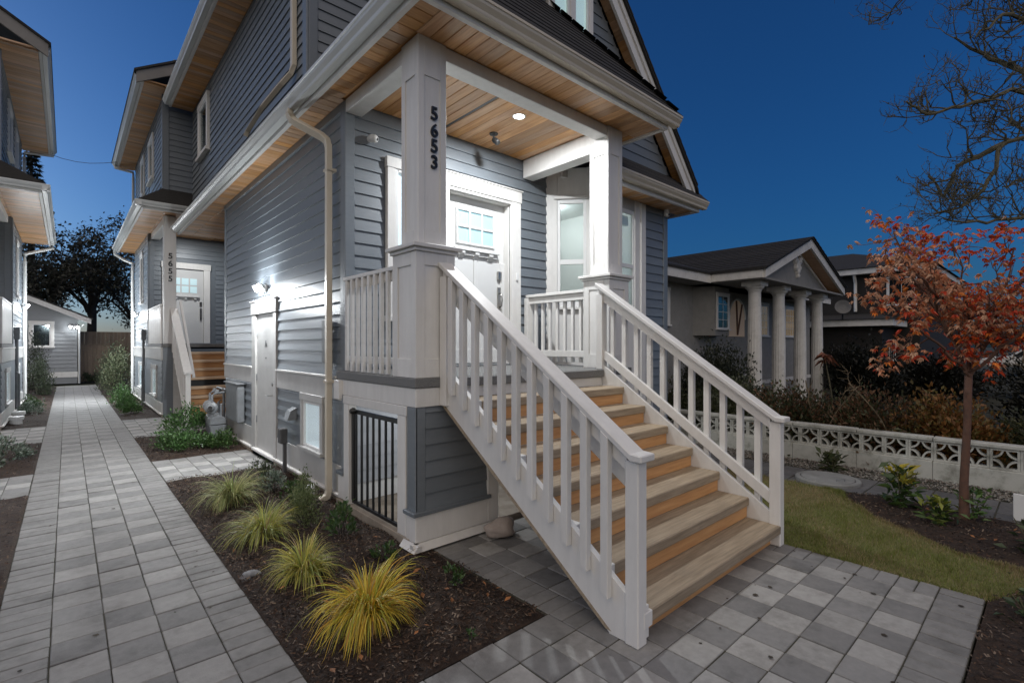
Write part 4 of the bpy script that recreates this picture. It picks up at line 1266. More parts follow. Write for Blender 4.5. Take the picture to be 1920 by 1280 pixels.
    bx("corner_board", .003, .105, 14.074, 14.102, U + .5, Z2 + .1, siding_m, u)
    window(u, 'x', c0, -s, 15.85, 16.6, 6.1, 7.1, darkglass_m, trim=.11, depth=.045)
    window(u, 'x', c0, -s, 17.85, 18.5, 6.1, 7.1, darkglass_m, trim=.11, depth=.045)
    f = MB().box(*mbx(-eave, .05, 13.66, 21.0, Z2 + .02, Z2 + .05)).build("upper_eave", cedar_x, root)
    lo, hi = sorted((xw - s * (eave - .05), xw))
    planks(f, "soffit_board", 'x', lo, hi, 13.72, 21.0, Z2, cedar_x, w=.13)
    bx("fascia", -eave, -eave + .048, 13.70, 21.0, Z2 - .025, Z2 + .14, trim_m, f)
    gutter(f, 'y', xw - s * (eave + .002), -s, 13.70, 21.05, Z2 + .02, gutter_w)
    xa = xw - s * (eave + .1)
    q = lambda d: (xw + s * d, Z2 + .12 + .55 * (d + eave))
    MB().prism([(xa, Z2 - .10), (xa, Z2 + .16), (q(1.6)[0], q(1.6)[1] + .2), (q(1.6)[0], q(1.6)[1] - .08)], 'y', 13.60, 13.65).build("barge_board", taupe_m, f)
    MB().prism([(xa - s * .04, Z2 + .13), (xa - s * .04, Z2 + .18), (q(1.6)[0], q(1.6)[1] + .26), (q(1.6)[0], q(1.6)[1] + .2)], 'y', 13.56, 21.1).build("upper_roof", shingle_m, f)
    # downpipe at the far corner
    xg = xw - s * (eave + .06); xp = xw - s * .06
    MB().tube([(xg, 20.9, U + .03), (xg, 20.88, U - .10), (xw - s * .3, 20.8, U - .26), (xp, 20.7, U - .38), (xp, 20.68, U - .6), (xp, 20.68, .1)], .045, 8).build("downpipe", gutter_w, root)
    MB().tube([(xg, 20.8, Z2 + .03), (xg, 20.75, Z2 - .08), (xp, 20.5, Z2 - .2), (xp, 20.46, Z2 - .4), (xp, 20.46, U + .55)], .04, 8).build("downpipe", gutter_w, root)
    MB().tube([(xp, 17.55, -.05), (xp, 17.55, 2.05)], .035, 8).build("conduit", grey_metal, root)
    MB().tube([(xp - s * .06, 17.2, -.05), (xp - s * .06, 17.2, 1.0), (xp, 17.2, 1.05)], .022, 8).build("conduit", grey_metal, root)
    bx("meter_box", -.12, -.003, 17.43, 17.67, 1.85, 2.15, grey_metal, root)

rear = thing("rear_townhouse", (1.68, 14.2, 0), "grey lap sided rear unit numbered 5655 with white column and door, past the side door", "house")
unit_house(rear, 1.68, 1, 0.45, "5655")
lh = thing("neighbouring_townhouse", (-1.0, 14.2, 0), "pale grey townhouse with deep cedar eaves at the left edge of the picture", "house")
unit_house(lh, -1.0, -1, 0.62, None)

# stairs of the rear unit
rs = thing("rear_stairs", (2.6, 13.2, 0), "smaller cedar stairs with white handrails climbing to the 5655 door", "stairs")
RR, RN = 1.74 / 9, 0.24
for i in range(8):
    y0 = 12.30 + i * RN; z = (i + 1) * RR
    box("tread", 1.93, 3.5, y0, y0 + .26, z - .055, z, tread_c, rs, .005)
    box("riser", 1.935, 3.5, y0 + .05, y0 + .07, z - RR + .001, z - .057, riser_m if i % 4 else black_m, rs, .002)
s2 = RR / RN
zz = lambda y, o: o + s2 * (y - 12.3)
MB().prism([(12.34, 0), (12.34, .35), (14.15, zz(14.15, .31)), (14.15, zz(14.15, -.05)), (12.6, 0)], 'x', 1.885, 1.925).build("stringer", trim_m, rs)
hr1 = MB().prism([(12.24, 1.10), (12.24, 1.145), (12.34, 1.15), (14.2, zz(14.2, 1.06)), (14.2, zz(14.2, 1.01)), (12.34, 1.10)], 'x', 1.82, 1.97).build("handrail", trim_m, rs)
box("newel_post", 1.85, 1.94, 12.28, 12.37, 0, 1.098, trim_m, hr1)
for k in range(11):
    y0 = 12.5 + k * .155
    MB().prism([(y0 - .02, zz(y0, .12)), (y0 + .02, zz(y0, .14)), (y0 + .02, zz(y0, 1.03)), (y0 - .02, zz(y0, 1.01))], 'x', 1.84, 1.88).build("baluster", trim_m, hr1)
MB().prism([(12.6, 1.0), (12.6, 1.06), (14.3, zz(14.3, 1.30) - .1), (14.3, zz(14.3, 1.22) - .1)], 'x', 2.02, 2.07).build("grab_rail", trim_m, rs)

# overhead cable between the two houses
tag(MB().tube([(-0.45, 21.0, 7.65)] + [(-0.45 + 1.65 * t, 21.0 - .6 * t, 7.65 - 0.35 * 4 * t * (1 - t) * .5) for t in (.2, .4, .6, .8)] + [(1.2, 20.4, 7.62)], .008, 5).build("overhead_cable", black_m),
    "thin dark cable strung between the two upper gutters", "cable")

# ------------------------------------------------------------------ lights and small fittings
def lamp(name, kind, loc, energy, parent, color=(1, .95, .88), size=.05, spot=None, direc=(0, 0, -1)):
    ld = bpy.data.lights.new(name, kind)
    ld.energy = energy; ld.color = color
    if kind == 'AREA': ld.shape = 'DISK'; ld.size = size
    else: ld.shadow_soft_size = size
    if spot: ld.spot_size = spot; ld.spot_blend = .6
    o = link(name, ld, loc, parent)
    o.rotation_euler = Vector(direc).to_track_quat('-Z', 'Y').to_euler()
    return o

dl = thing("ceiling_downlight", (3.87, 4.17, SZ), "bright round recessed downlight in the cedar porch ceiling", "light")
MB().lathe([(.058, -.004), (.075, -.006), (.08, 0), (.058, 0)], (3.87, 4.17, SZ), sides=24, ring=True).build("trim_ring", white_pl, dl)
MB().lathe([(0, -.003), (.056, -.003), (.056, .0), (0, 0)], (3.87, 4.17, SZ), sides=24).build("lens", lamp_m, dl)
lamp("downlight_bulb", 'AREA', (3.87, 4.17, SZ - .012), 88, dl, (.93, .97, 1.0), .11)

sp_ = thing("ceiling_spot", (3.95, 4.72, SZ), "small black swivel spot hanging from the porch ceiling", "camera")
MB().lathe([(0, 0), (.055, 0), (.052, -.014), (.02, -.02), (0, -.02)], (3.95, 4.72, SZ), sides=20).build("base", black_m, sp_)
MB().tube([(3.95, 4.72, SZ - .015), (3.95, 4.72, SZ - .06)], .012, 8).build("neck", black_m, sp_)
MB().lathe([(0, -.045), (.03, -.045), (.036, -.02), (.036, .035), (.028, .05), (0, .05)], (3.96, 4.69, SZ - .10), (.2, -.7, -.6), sides=16).build("head", black_m, sp_)

def dome_cam(loc, label, direc=(-.35, -.8, -.45)):
    t = thing("security_camera", loc, label, "camera", "white security cameras")
    L = Vector(loc); d = Vector(direc).normalized()
    MB().lathe([(0, 0), (.036, 0), (.038, .015), (.034, .035), (0, .04)], L, (0, -1, 0), 18).build("mount", white_pl, t, smooth=False)
    c = L + Vector((0, -.045, 0)) + d * .02
    MB().lathe([(0, -.05), (.034, -.045), (.044, -.016), (.044, .022), (.034, .045), (.016, .052), (0, .052)], c, d, 20).build("housing", white_pl, t, smooth=True)
    MB().lathe([(0, .05), (.018, .05), (.014, .056), (0, .058)], c, d, 14).build("lens", black_m, t)
    return t
dome_cam((2.50, 5.135, 4.0), "white bullet camera on the blue porch wall above the window", (.45, -.65, -.2))
cm = thing("soffit_camera", (7.28, 4.29, 3.92), "small white dome camera under the right-hand eave", "camera", "white security cameras")
MB().lathe([(0, 0), (.045, 0), (.045, -.03), (.04, -.05), (0, -.05)], (7.28, 4.29, 3.919), sides=18).build("mount", white_pl, cm)
MB().lathe([(.046, -.045), (.05, -.07), (.04, -.10), (.02, -.115), (0, -.118)], (7.28, 4.29, 3.919), sides=18).build("housing", white_pl, cm, smooth=True)
MB().lathe([(0, 0), (.016, 0), (.01, .01), (0, .012)], (7.27, 4.245, 3.835), (-.2, -.9, -.3), 12).build("lens", black_m, cm)

def flood(loc, out, label, energy, wash=.09):
    """twin-head flood with a sensor; out = direction the wall faces"""
    t = thing("flood_light", loc, label, "light", "twin flood lights")
    L = Vector(loc); o = Vector(out); a = Vector((0, 0, 1)).cross(o)
    MB().lathe([(0, 0), (.06, 0), (.06, .02), (.045, .035), (0, .035)], L, o, 20).build("wall_plate", white_pl, t)
    for sgn in (-1, 1):
        c = L + o * .10 + a * sgn * .10 + Vector((0, 0, .01))
        d = (o * .75 + a * sgn * .45 + Vector((0, 0, -.45))).normalized()
        MB().tube([L + o * .03, L + o * .07 + a * sgn * .05, c - d * .03], .014, 8).build("arm", white_pl, t)
        h = MB().lathe([(0, -.045), (.03, -.045), (.055, -.01), (.06, .03), (.058, .034), (0, .03)], c, d, 18).build("lamp_head", white_pl, t)
        MB().lathe([(0, .036), (.052, .036), (.052, .04), (0, .04)], c, d, 18).build("lens", lamp_m, h)
        lamp("flood_bulb", 'SPOT', c + d * .05, energy / 2, t, (.93, .97, 1.0), .04, R(165), d)
        lamp("flood_glow", 'POINT', c + d * .06 + o * .05, energy * wash, t, (.90, .96, 1.0), .05)
    MB().lathe([(0, 0), (.025, 0), (.03, .02), (.02, .05), (0, .055)], L + o * .05 + Vector((0, 0, -.06)), (o * .6 + Vector((0, 0, -.8))), 14).build("sensor", white_pl, t)
    return t
flood((2.224, 7.98, 2.56), (-1, 0, 0), "twin-head flood light on the grey wall above the side door", 520, .075)
flood((1.655, 19.3, 2.68), (-1, 0, 0), "flood light glaring on the wall of the 5655 unit", 650, .03)
flood((-0.975, 19.9, 2.83), (1, 0, 0), "flood light glaring on the left house wall", 650, .03)
flood((0.22, 29.22, 2.5), (0, -1, 0), "flood light at the far shed corner", 260, .03)
# lamp above the 5655 door and under the porch
d2 = thing("ceiling_downlight", (2.6, 15.6, 4.80), "recessed downlight lighting the 5655 door", "light")
MB().lathe([(0, -.004), (.07, -.004), (.075, 0), (0, 0)], (2.6, 15.6, 4.80), sides=20).build("lens", lamp_m, d2)
lamp("downlight_bulb", 'AREA', (2.6, 15.6, 4.78), 42, d2, (.95, .98, 1.0), .11)
rl_ = thing("room_light", (6.3, 6.0, 4.14), "ceiling light inside the room behind the bay windows", "light")
MB().lathe([(0, 0), (.12, 0), (.12, -.03), (0, -.04)], (6.3, 6.0, 4.149), sides=20).build("lens", lamp_m, rl_)
lamp("room_bulb", 'POINT', (6.3, 6.0, 4.0), 13, rl_, (.93, 1.0, .98), .1)
ul = thing("bulkhead_light", (3.1, 4.2, 1.17), "small bulkhead lamp under the porch deck, behind the gate", "light")
box("porch_joist", 3.0, 3.2, 3.7, 5.1, 1.20, 1.355, fence_m, house)
MB().lathe([(0, 0), (.07, 0), (.07, -.02), (0, -.02)], (3.1, 4.2, 1.199), sides=18).build("base", white_pl, ul)
MB().lathe([(.06, -.02), (.05, -.05), (.02, -.065), (0, -.066)], (3.1, 4.2, 1.199), sides=18).build("globe", emit("bulkhead_globe", (.9, .95, 1), 4), ul)
lamp("bulkhead_bulb", 'POINT', (3.1, 4.2, 1.08), 20, ul, (.92, .96, 1), .05)

# gas meter pair
gm = thing("gas_meter", (2.10, 10.2, 0), "pair of grey gas meters with regulators and pipes at the wall corner", "meter")
for k, (gx, gy) in enumerate(((1.97, 9.98), (2.02, 10.42))):
    b_ = MB().prism([(gx - .11, .10), (gx + .10, .10), (gx + .125, .30), (gx + .125, .315), (gx - .135, .315), (gx - .135, .30)], 'y', gy - .13, gy + .13).build("meter_body", grey_metal, gm, bevel=.02)
    MB().prism([(gx - .145, .318), (gx + .135, .318), (gx + .11, .43), (gx + .05, .47), (gx - .05, .47), (gx - .12, .43)], 'y', gy - .14, gy + .14).build("meter_cover", grey_metal, gm, bevel=.012)
    MB().tube([(gx - .10, gy - .12, .40), (gx - .10, gy - .12, .58)], .022, 8).build("pipe", grey_metal, gm)
    MB().lathe([(0, -.05), (.055, -.05), (.10, -.025), (.105, 0), (.10, .02), (.06, .04), (.045, .08), (0, .085)], (gx - .11, gy - .12, .62), (-.35, -.92, .1), 20).build("regulator", grey_metal, gm)
    MB().lathe([(0, .08), (.034, .08), (.034, .10), (.02, .10), (.02, .09), (0, .09)], (gx - .11, gy - .12, .62), (-.35, -.92, .1), 14).build("vent_cap", black_m, gm)
    MB().tube([(gx - .10, gy - .12, .68), (gx - .10, gy - .12, .84), (gx - .06, gy - .12, .87), (2.12, gy - .02, .88)], .020, 8).build("pipe", grey_metal, gm)
    MB().tube([(gx + .06, gy, .46), (gx + .06, gy, .66), (2.12, gy, .70)], .020, 8).build("pipe", grey_metal, gm)
    MB().lathe([(0, 0), (.035, 0), (.035, .05), (0, .06)], (gx - .02, gy - .10, .87), (0, 0, 1), 12).build("valve", grey_metal, gm)
MB().tube([(2.10, 9.9, .92), (2.10, 10.6, .92)], .022, 8).build("manifold", grey_metal, gm)
MB().tube([(2.12, 10.2, -.05), (2.12, 10.2, .92)], .022, 8).build("riser_pipe", grey_metal, gm)
MB().tube([(2.12, 9.92, .92), (2.14, 9.7, .80), (2.18, 9.4, .70), (2.20, 9.2, .62)], .016, 8).build("branch_pipe", grey_metal, gm)
ep = thing("electrical_cabinet", (2.2, 9.5, .4), "flat grey electrical cabinet on the wall beside the side door", "cabinet")
box("case", 2.10, 2.21, 9.15, 9.95, .42, 1.05, grey_metal, ep, .008)
box("door", 2.092, 2.099, 9.18, 9.92, .45, 1.02, grey_metal, ep, .003)
box("hood", 2.07, 2.212, 9.12, 9.98, 1.052, 1.075, grey_metal, ep)
pd = thing("utility_pedestal", (2.05, 6.9, 0), "dark grey utility post with box standing against the side wall", "pedestal")
box("post", 2.12, 2.16, 6.845, 6.895, -.05, .50, dark_plastic, pd)
box("box", 2.07, 2.16, 6.81, 6.93, .42, .62, dark_plastic, pd, .01)
hb = thing("vent_hood", (2.2, 6.72, .8), "small grey vent hood on the wall above the utility post", "vent")
MB().prism([(2.216, .74), (2.216, .90), (2.14, .86), (2.10, .74)], 'y', 6.64, 6.80).build("hood", grey_metal, hb)
jb = thing("junction_box", (2.19, 5.62, 1.7), "slim grey electrical box mounted beside the downpipe", "box")
box("case", 2.14, 2.222, 5.50, 5.60, 1.52, 2.0, grey_metal, jb, .008)
MB().tube([(2.19, 5.55, 1.52), (2.19, 5.55, 1.38)], .018, 8).build("conduit", grey_metal, jb)
for i, (x, y) in enumerate(((2.06, 5.72),)):
    t = thing("drain_pipe", (x, y, 0), "capped white plastic drain stub in the mulch by the downpipe", "pipe")
    MB().lathe([(0, -.05), (.055, -.05), (.055, .07), (0, .07)], (x, y, 0), (-.2, 0, 1), 18).build("pipe", white_pl, t)
    MB().lathe([(0, .071), (.064, .071), (.064, .11), (0, .115)], (x, y, 0), (-.2, 0, 1), 18).build("cap", white_pl, t)
for i, (x, y, lb) in enumerate(((-.82, 15.1, "nearer white plastic drain stub below the left house"), (-.84, 16.2, "farther white plastic drain stub below the left house"))):
    t = thing("drain_pipe", (x, y, 0), lb, "pipe")
    MB().lathe([(0, -.05), (.10, -.05), (.10, .10), (0, .10)], (x, y, 0), (0, 0, 1), 18).build("pipe", white_pl, t)
    MB().lathe([(0, .101), (.12, .101), (.12, .17), (0, .18)], (x, y, 0), (0, 0, 1), 18).build("cap", white_pl, t)
# boulder under the stairs and a rock in the bed
def rock(name, loc, sx, sy, sz, mat, label, cat, seed):
    r_ = random.Random(seed)
    bm = bmesh.new(); bmesh.ops.create_icosphere(bm, subdivisions=3, radius=1)
    ph = [r_.uniform(0, 6) for _ in range(6)]
    for v in bm.verts:
        n = v.co.normalized()
        k = 1 + .16 * math.sin(3 * n.x + ph[0]) * math.sin(2.5 * n.y + ph[1]) + .10 * math.sin(6 * n.z + ph[2] + 3 * n.x) + .05 * math.sin(11 * n.y + ph[3]) * math.sin(9 * n.x + ph[4])
        v.co = Vector((n.x * sx * k, n.y * sy * k, max(n.z * sz * k, -sz * .5)))
    me = bpy.data.meshes.new(name); bm.to_mesh(me); bm.free(); me.materials.append(mat)
    me.polygons.foreach_set("use_smooth", [True] * len(me.polygons))
    o = link(name, me, loc); o.rotation_euler = (0, 0, r_.uniform(0, 3)); return tag(o, label, cat)
rock("boulder", (2.90, 3.36, .07), .15, .10, .10, stone_bag, "rounded pinkish boulder on the pavers under the stairs", "rock", 3)
rock("rock", (1.0, 3.99, .02), .075, .05, .035, rock_m, "flat grey rock lying in the mulch near the path", "rock", 5)

# ------------------------------------------------------------------ end of the path: shed, fence
shed = thing("shed", (-1.2, 29.4, 0), "small pale grey shed with a sloping white fascia at the end of the path", "shed")
sw = MB().prism([(-4.2, 0), (.34, 0), (.34, 2.85), (-4.2, 4.95)], 'y', 29.304, 33).build("wall", siding_l, shed)
z = .55
while z < 3.9:
    xr = .32; xl = -4.1
    if z > 2.7: xr = .34 - (z + .07 - 2.85) / .4626
    segs = [(xl, xr)] if not (1.55 < z + .07 < 2.75) else [(xl, -1.22), (-.42, xr)]
    for a0, a1 in segs:
        if a1 - a0 > .1:
            MB().prism([(29.302, z), (29.285, z), (29.298, z + .175), (29.302, z + .175)], 'x', a0, a1).build("siding_board", siding_l, sw)
    z += .17
box("base_board", -4.2, .35, 29.27, 29.30, .28, .52, trim_m, sw)
window(sw, 'y', 29.30, -1, -1.1, -.54, 1.65, 2.6, darkglass_m, trim=.12)
MB().prism([(.80, 2.64), (.80, 2.86), (-4.3, 5.22), (-4.3, 5.0)], 'y', 29.0, 29.05).build("fascia", trim_m, shed)
MB().prism([(.86, 2.86), (.86, 2.90), (-4.3, 5.29), (-4.3, 5.24)], 'y', 28.95, 33.2).build("roof", shingle_m, shed)
MB().tube([(.55, 29.2, 2.62), (.40, 29.25, 2.45), (.40, 29.25, 0)], .035, 8).build("downpipe", gutter_w, shed)
fen = thing("fence", (.95, 30.2, 0), "wooden board fence between the shed and the far hedge", "fence")
for k in range(10):
    x0 = .42 + k * .155
    box("fence_board", x0, x0 + .15, 30.2, 30.225, 0, 1.70 + random.uniform(-.01, .01), fence_m, fen, .003)
box("fence_cap", .40, 2.0, 30.17, 30.25, 1.71, 1.75, fence_m, fen)
fen2 = thing("fence", (1.2, 31.4, 0), "taller darker board fence behind the low fence", "fence")
for k in range(14):
    x0 = .30 + k * .155
    box("fence_board", x0, x0 + .15, 31.4, 31.43, 0, 2.35, fence_m, fen2, .003)
sf = thing("side_fence", (7.8, 5.4, 0), "short grey board fence between the corner house and the pierced wall", "fence")
for k in range(6):
    x0 = 7.37 + k * .142
    box("fence_board", x0, x0 + .136, 5.4, 5.425, 0, 1.55, fence_m, sf, .003)

# ------------------------------------------------------------------ neighbour with columns
nb = thing("column_house", (14.5, 5.6, 0), "grey stucco house with a white columned porch and pediment behind the hedge", "house")
nw = MB().box(8.9, 20.5, 6.2, 12.0, -.2, 3.25).build("wall", stucco_m, nb)
box("band", 8.9, 20.5, 6.17, 6.199, .5, .62, colwhite_m, nw)
EZ = 3.25
MB().box(11.55, 17.55, 4.4, 6.2, EZ - .05, EZ).box(8.7, 20.8, 5.62, 6.2, EZ - .05, EZ - .001).build("porch_soffit", stucco_m, nb)
for k, x in enumerate((12.03, 13.52, 15.07, 16.51)):
    c = MB()
    prof = [(.20, -.2), (.20, 0), (.165, .05), (.16, .1), (.155, 1.6), (.135, 2.95), (.15, 2.98), (.15, 3.0)]
    sides = 32
    vs_ = []
    for r_, h in prof:
        for j in range(sides):
            t = 2 * math.pi * j / sides
            rr_ = r_ * (1 - (.05 if j % 2 and .08 < h < 2.9 else 0))
            vs_.append((x + rr_ * math.cos(t), 4.8 + rr_ * math.sin(t), h))
    fs_l = []
    for i in range(len(prof) - 1):
        for j in range(sides):
            fs_l.append((i * sides + j, i * sides + (j + 1) % sides, (i + 1) * sides + (j + 1) % sides, (i + 1) * sides + j))
    cobj = c.add(vs_, fs_l).build("column", colwhite_m, nb)
    MB().lathe([(.15, 3.0), (.20, 3.05), (.21, 3.09), (0, 3.09)], (x, 4.8, 0), sides=24).build("capital", colwhite_m, cobj)
    box("abacus", x - .22, x + .22, 4.58, 5.02, 3.09, 3.20, colwhite_m, cobj)
# gable roof with pediment
AP = 4.50; XM = 14.55
sl_ = (AP - 3.42) / (XM - 11.55)
pf = MB().prism([(11.9, 3.21), (17.2, 3.21), (17.2, 3.34), (XM, AP - .22), (11.9, 3.34)], 'y', 4.72, 4.8).build("pediment", stucco_m, nb)
box("pediment_base", 11.8, 17.3, 4.66, 4.72, 3.20, 3.33, colwhite_m, pf)
for sgn in (-1, 1):
    xe = XM + sgn * 3.02
    P_ = [(xe, 3.22), (xe, 3.44), (XM, AP), (XM, AP - .23)]
    MB().prism(P_, 'y', 4.36, 4.42).build("barge_board", colwhite_m, nb)
    MB().prism([(XM + sgn * 2.55, 3.335), (XM + sgn * 2.4, 3.335), (XM, AP - .33), (XM, AP - .24)], 'y', 4.68, 4.72).build("pediment_trim", colwhite_m, pf)
    rf = MB().prism([(xe + sgn * .06, 3.40), (xe + sgn * .06, 3.45), (XM, AP + .05), (XM, AP)], 'y', 4.32, 10.0).build("roof", shingle_m, nb)
    nk = 14
    for k in range(nk):
        xa = xe + sgn * .05 + (XM - xe - sgn * .05) * k / nk; xb = xe + sgn * .05 + (XM - xe - sgn * .05) * (k + 1.15) / nk
        za, zb_ = 3.45 + (AP - 3.40) * k / nk, 3.45 + (AP - 3.40) * (k + 1.15) / nk
        if k == nk - 1: xb, zb_ = XM, AP + .055
        MB().prism([(xa, za + .03), (xa, za), (xb, zb_ - .01), (xb, zb_ + .006)], 'y', 4.30, 10.0).build("shingle_course", shingle_m, rf)
    MB().prism([(xe, 3.24), (xe, 3.27), (XM, AP - .22), (XM, AP - .25)], 'y', 4.42, 4.72).build("rake_soffit", cedar_y, nb)
box("fascia", 11.50, 11.56, 4.42, 5.62, 3.22, 3.44, colwhite_m, nb)
box("fascia", 8.7, 11.50, 5.60, 5.66, 3.20, 3.44, colwhite_m, nb)
box("fascia", 17.56, 20.8, 5.60, 5.66, 3.20, 3.44, colwhite_m, nb)
MB().prism([(5.56, 3.40), (5.56, 3.45), (9.0, 4.62), (9.0, 4.57)], 'x', 8.6, 20.9).build("main_roof", shingle_m, nb)
# ornament in the pediment
orn = MB()
for a0, b0, r_ in ((0, 0, .16), (.14, .1, .11), (-.14, .1, .11), (0, -.18, .11), (.1, -.08, .1), (-.1, -.09, .1), (0, -.3, .06), (.2, .17, .06), (-.2, .17, .06)):
    orn.lathe([(0, -.02), (r_, -.02), (r_ * .8, .05), (r_ * .3, .08), (0, .08)], (XM + a0, 4.71, 3.86 + b0), (0, -1, 0), 12)
orn.build("ornament", colwhite_m, pf)
# windows
nwin = [(9.9, 10.28, 2.45, 3.05, darkglass_m), (12.05, 12.5, 2.15, 3.0, darkglass_m), (17.6, 18.5, 2.05, 3.0, warmroom_m), (16.0, 16.5, 2.05, 3.0, warmroom_m)]
window(nw, 'y', 6.195, -1, 10.0, 10.55, 2.2, 3.0, darkglass_m, trim=.07, mullions=(2, 4))
by_ = MB().prism([(11.75, 6.2), (12.0, 5.75), (12.8, 5.75), (13.05, 6.2)], 'z', 1.95, 3.18).build("bay", stucco_m, nb)
window(by_, 'y', 5.748, -1, 12.12, 12.72, 2.12, 2.98, darkglass_m, trim=.05, mullions=(2, 4))
window(nw, 'y', 6.195, -1, 18.0, 18.9, 2.0, 2.95, warmroom_m, trim=.07, mullions=(4, 4))
window(nw, 'y', 6.195, -1, 15.9, 16.5, 2.0, 2.95, warmroom_m, trim=.07, mullions=(2, 4))
arch = [(13.75, 1.95), (14.75, 1.95)] + [(14.25 + .5 * math.cos(t), 2.45 + .55 * math.sin(t)) for t in [k * math.pi / 12 for k in range(13)]]
aw = MB().prism(arch, 'y', 6.17, 6.199).build("arched_window", emit("dim_arched_glass", (.75, .55, .38), .03), nb)
for k in (1, 2):
    t = .25 * math.pi * k + .15
    MB().tube([(14.25, 6.16, 2.0), (14.25 + .5 * math.cos(t), 6.16, 2.45 + .53 * math.sin(t))], .03, 6).build("glazing_bar", bark_m, aw)
MB().tube([(14.25 + .52 * math.cos(t), 6.17, 2.45 + .57 * math.sin(t)) for t in [k * math.pi / 12 for k in range(13)]], .035, 6).build("arch_trim", colwhite_m, aw)
for x in (12.6, 14.4):
    window(nw, 'y', 6.195, -1, x, x + .4, .45, .8, darkglass_m, trim=.05)

# dark house farther right
dh = thing("dark_house", (23, 5, 0), "dark brown two-storey house with white fascias behind the columned house", "house")
MB().box(24.6, 34, 3.6, 16, -.3, 4.7).box(22.5, 34, 4.4, 16, -.3, 2.4).build("wall", brown_m, dh)
MB().prism([(24.2, 4.62), (24.2, 4.85), (34.4, 4.85), (34.4, 4.62)], 'y', 3.2, 16).build("upper_fascia", colwhite_m, dh)
MB().add([(24.1, 3.1, 4.86), (34.5, 3.1, 4.86), (34.5, 16, 4.86), (24.1, 16, 4.86), (27.5, 6.5, 6.0), (31, 6.5, 6.0), (27.5, 13, 6.0), (31, 13, 6.0)],
         [(0, 1, 5, 4), (3, 0, 4, 6), (1, 2, 7, 5), (4, 5, 7, 6)]).build("upper_roof", shingle_m, dh)
MB().prism([(22.1, 2.42), (22.1, 2.66), (24.6, 2.66), (24.6, 2.42)], 'y', 4.0, 16).box(24.6, 34, 4.0, 4.4, 2.42, 2.659).build("lower_fascia", colwhite_m, dh)
MB().add([(22.0, 3.9, 2.67), (34, 3.9, 2.67), (34, 5.0, 3.0), (24.6, 5.0, 3.0), (24.6, 16, 3.0), (22.0, 16, 2.67)], [(0, 1, 2, 3), (0, 3, 4, 5)]).build("lower_roof", shingle_m, dh)
MB().tube([(24.3, 5.7, 4.6), (24.5, 5.7, 4.3), (24.5, 5.7, 3.1)], .06, 8).build("downpipe", colwhite_m, dh)
for y0, y1, z0, z1 in ((3.75, 4.6, 3.3, 4.4),):
    window(dh, 'x', 24.59, -1, y0, y1, z0, z1, darkglass_m, trim=.06, mullions=(2, 1))
window(dh, 'y', 4.39, -1, 23.6, 24.6, 1.1, 1.85, darkglass_m, trim=.06, mullions=(3, 1))
dish = thing("satellite_dish", (22.0, 5.3, 2.5), "grey satellite dish on the dark house's lower roof", "dish")
MB().lathe([(0, -.04), (.12, -.025), (.25, .02), (.27, .035), (.25, .03), (.12, -.012), (0, -.025)], (21.9, 5.5, 3.15), (-.85, -.4, .25), 24).build("reflector", dark_plastic, dish)
MB().tube([(22.05, 5.55, 2.66), (22.0, 5.52, 3.1)], .03, 6).build("mast", black_m, dish)

# ------------------------------------------------------------------ hedge and shrubs on the right
DKG = [(.065, .08, .032), (.09, .095, .045), (.05, .06, .027), (.11, .11, .065)]
BRN = [(.16, .085, .042), (.125, .066, .034), (.20, .11, .058), (.09, .07, .036)]
AMB = [(.27, .125, .035), (.20, .085, .026), (.17, .10, .026), (.15, .115, .033)]
for i, (x, y, rx, rz, n, pal, lb) in enumerate((
        (9.2, 4.2, .75, 1.05, 3800, DKG + [(.10, .11, .07)], "pale-leaved green hedge shrub behind the stair newel"),
        (9.15, 3.0, .75, 1.05, 3800, DKG + BRN[:2], "green and brown hedge shrub left of the amber one"),
        (9.1, 1.9, .7, 1.0, 3800, BRN + DKG[:2], "brown-leaved hedge shrub behind the pierced wall"),
        (9.1, .95, .65, 1.05, 3800, AMB, "amber-leaved hedge shrub left of the maple trunk"),
        (9.2, -.1, .8, .95, 3600, DKG + [(.07, .07, .02)], "dark green hedge shrub right of the maple trunk"),
        (9.3, -1.3, .9, 1.0, 2500, DKG + AMB[:1], "dark hedge shrub at the right edge of the picture"),
        (9.5, 5.4, .8, 1.0, 2500, DKG, "dark hedge shrub nearest the house corner"))):
    shrub("hedge_shrub", (x, y, 0), rx, .75, rz * .95, int(n * 2.2), .085, pal, lb, group="hedge behind the pierced wall", stems=22, clumps=60, hollow=.25, sig=.13, stem_mat=greybark_m)
shrub("round_bush", (10.4, 4.9, 0), .78, .78, 1.62, 14000, .085, [(.034, .042, .026), (.046, .054, .033), (.024, .03, .018)], "large round dark bush in front of the columned house", clumps=120, hollow=.3, sig=.12)
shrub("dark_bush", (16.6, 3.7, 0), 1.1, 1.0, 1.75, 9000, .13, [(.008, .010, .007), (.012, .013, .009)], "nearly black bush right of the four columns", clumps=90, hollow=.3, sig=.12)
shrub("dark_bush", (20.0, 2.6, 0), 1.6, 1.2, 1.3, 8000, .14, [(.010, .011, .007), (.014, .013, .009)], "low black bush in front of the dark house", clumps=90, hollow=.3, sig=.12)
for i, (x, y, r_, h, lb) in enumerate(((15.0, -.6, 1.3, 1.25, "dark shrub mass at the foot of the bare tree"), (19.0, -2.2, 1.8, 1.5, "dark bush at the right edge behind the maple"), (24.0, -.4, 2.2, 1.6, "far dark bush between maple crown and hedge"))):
    shrub("dark_bush", (x, y, 0), r_, r_, h, 6000, .15, [(.014, .015, .010), (.02, .02, .013)], lb, clumps=70, hollow=.25, sig=.14)
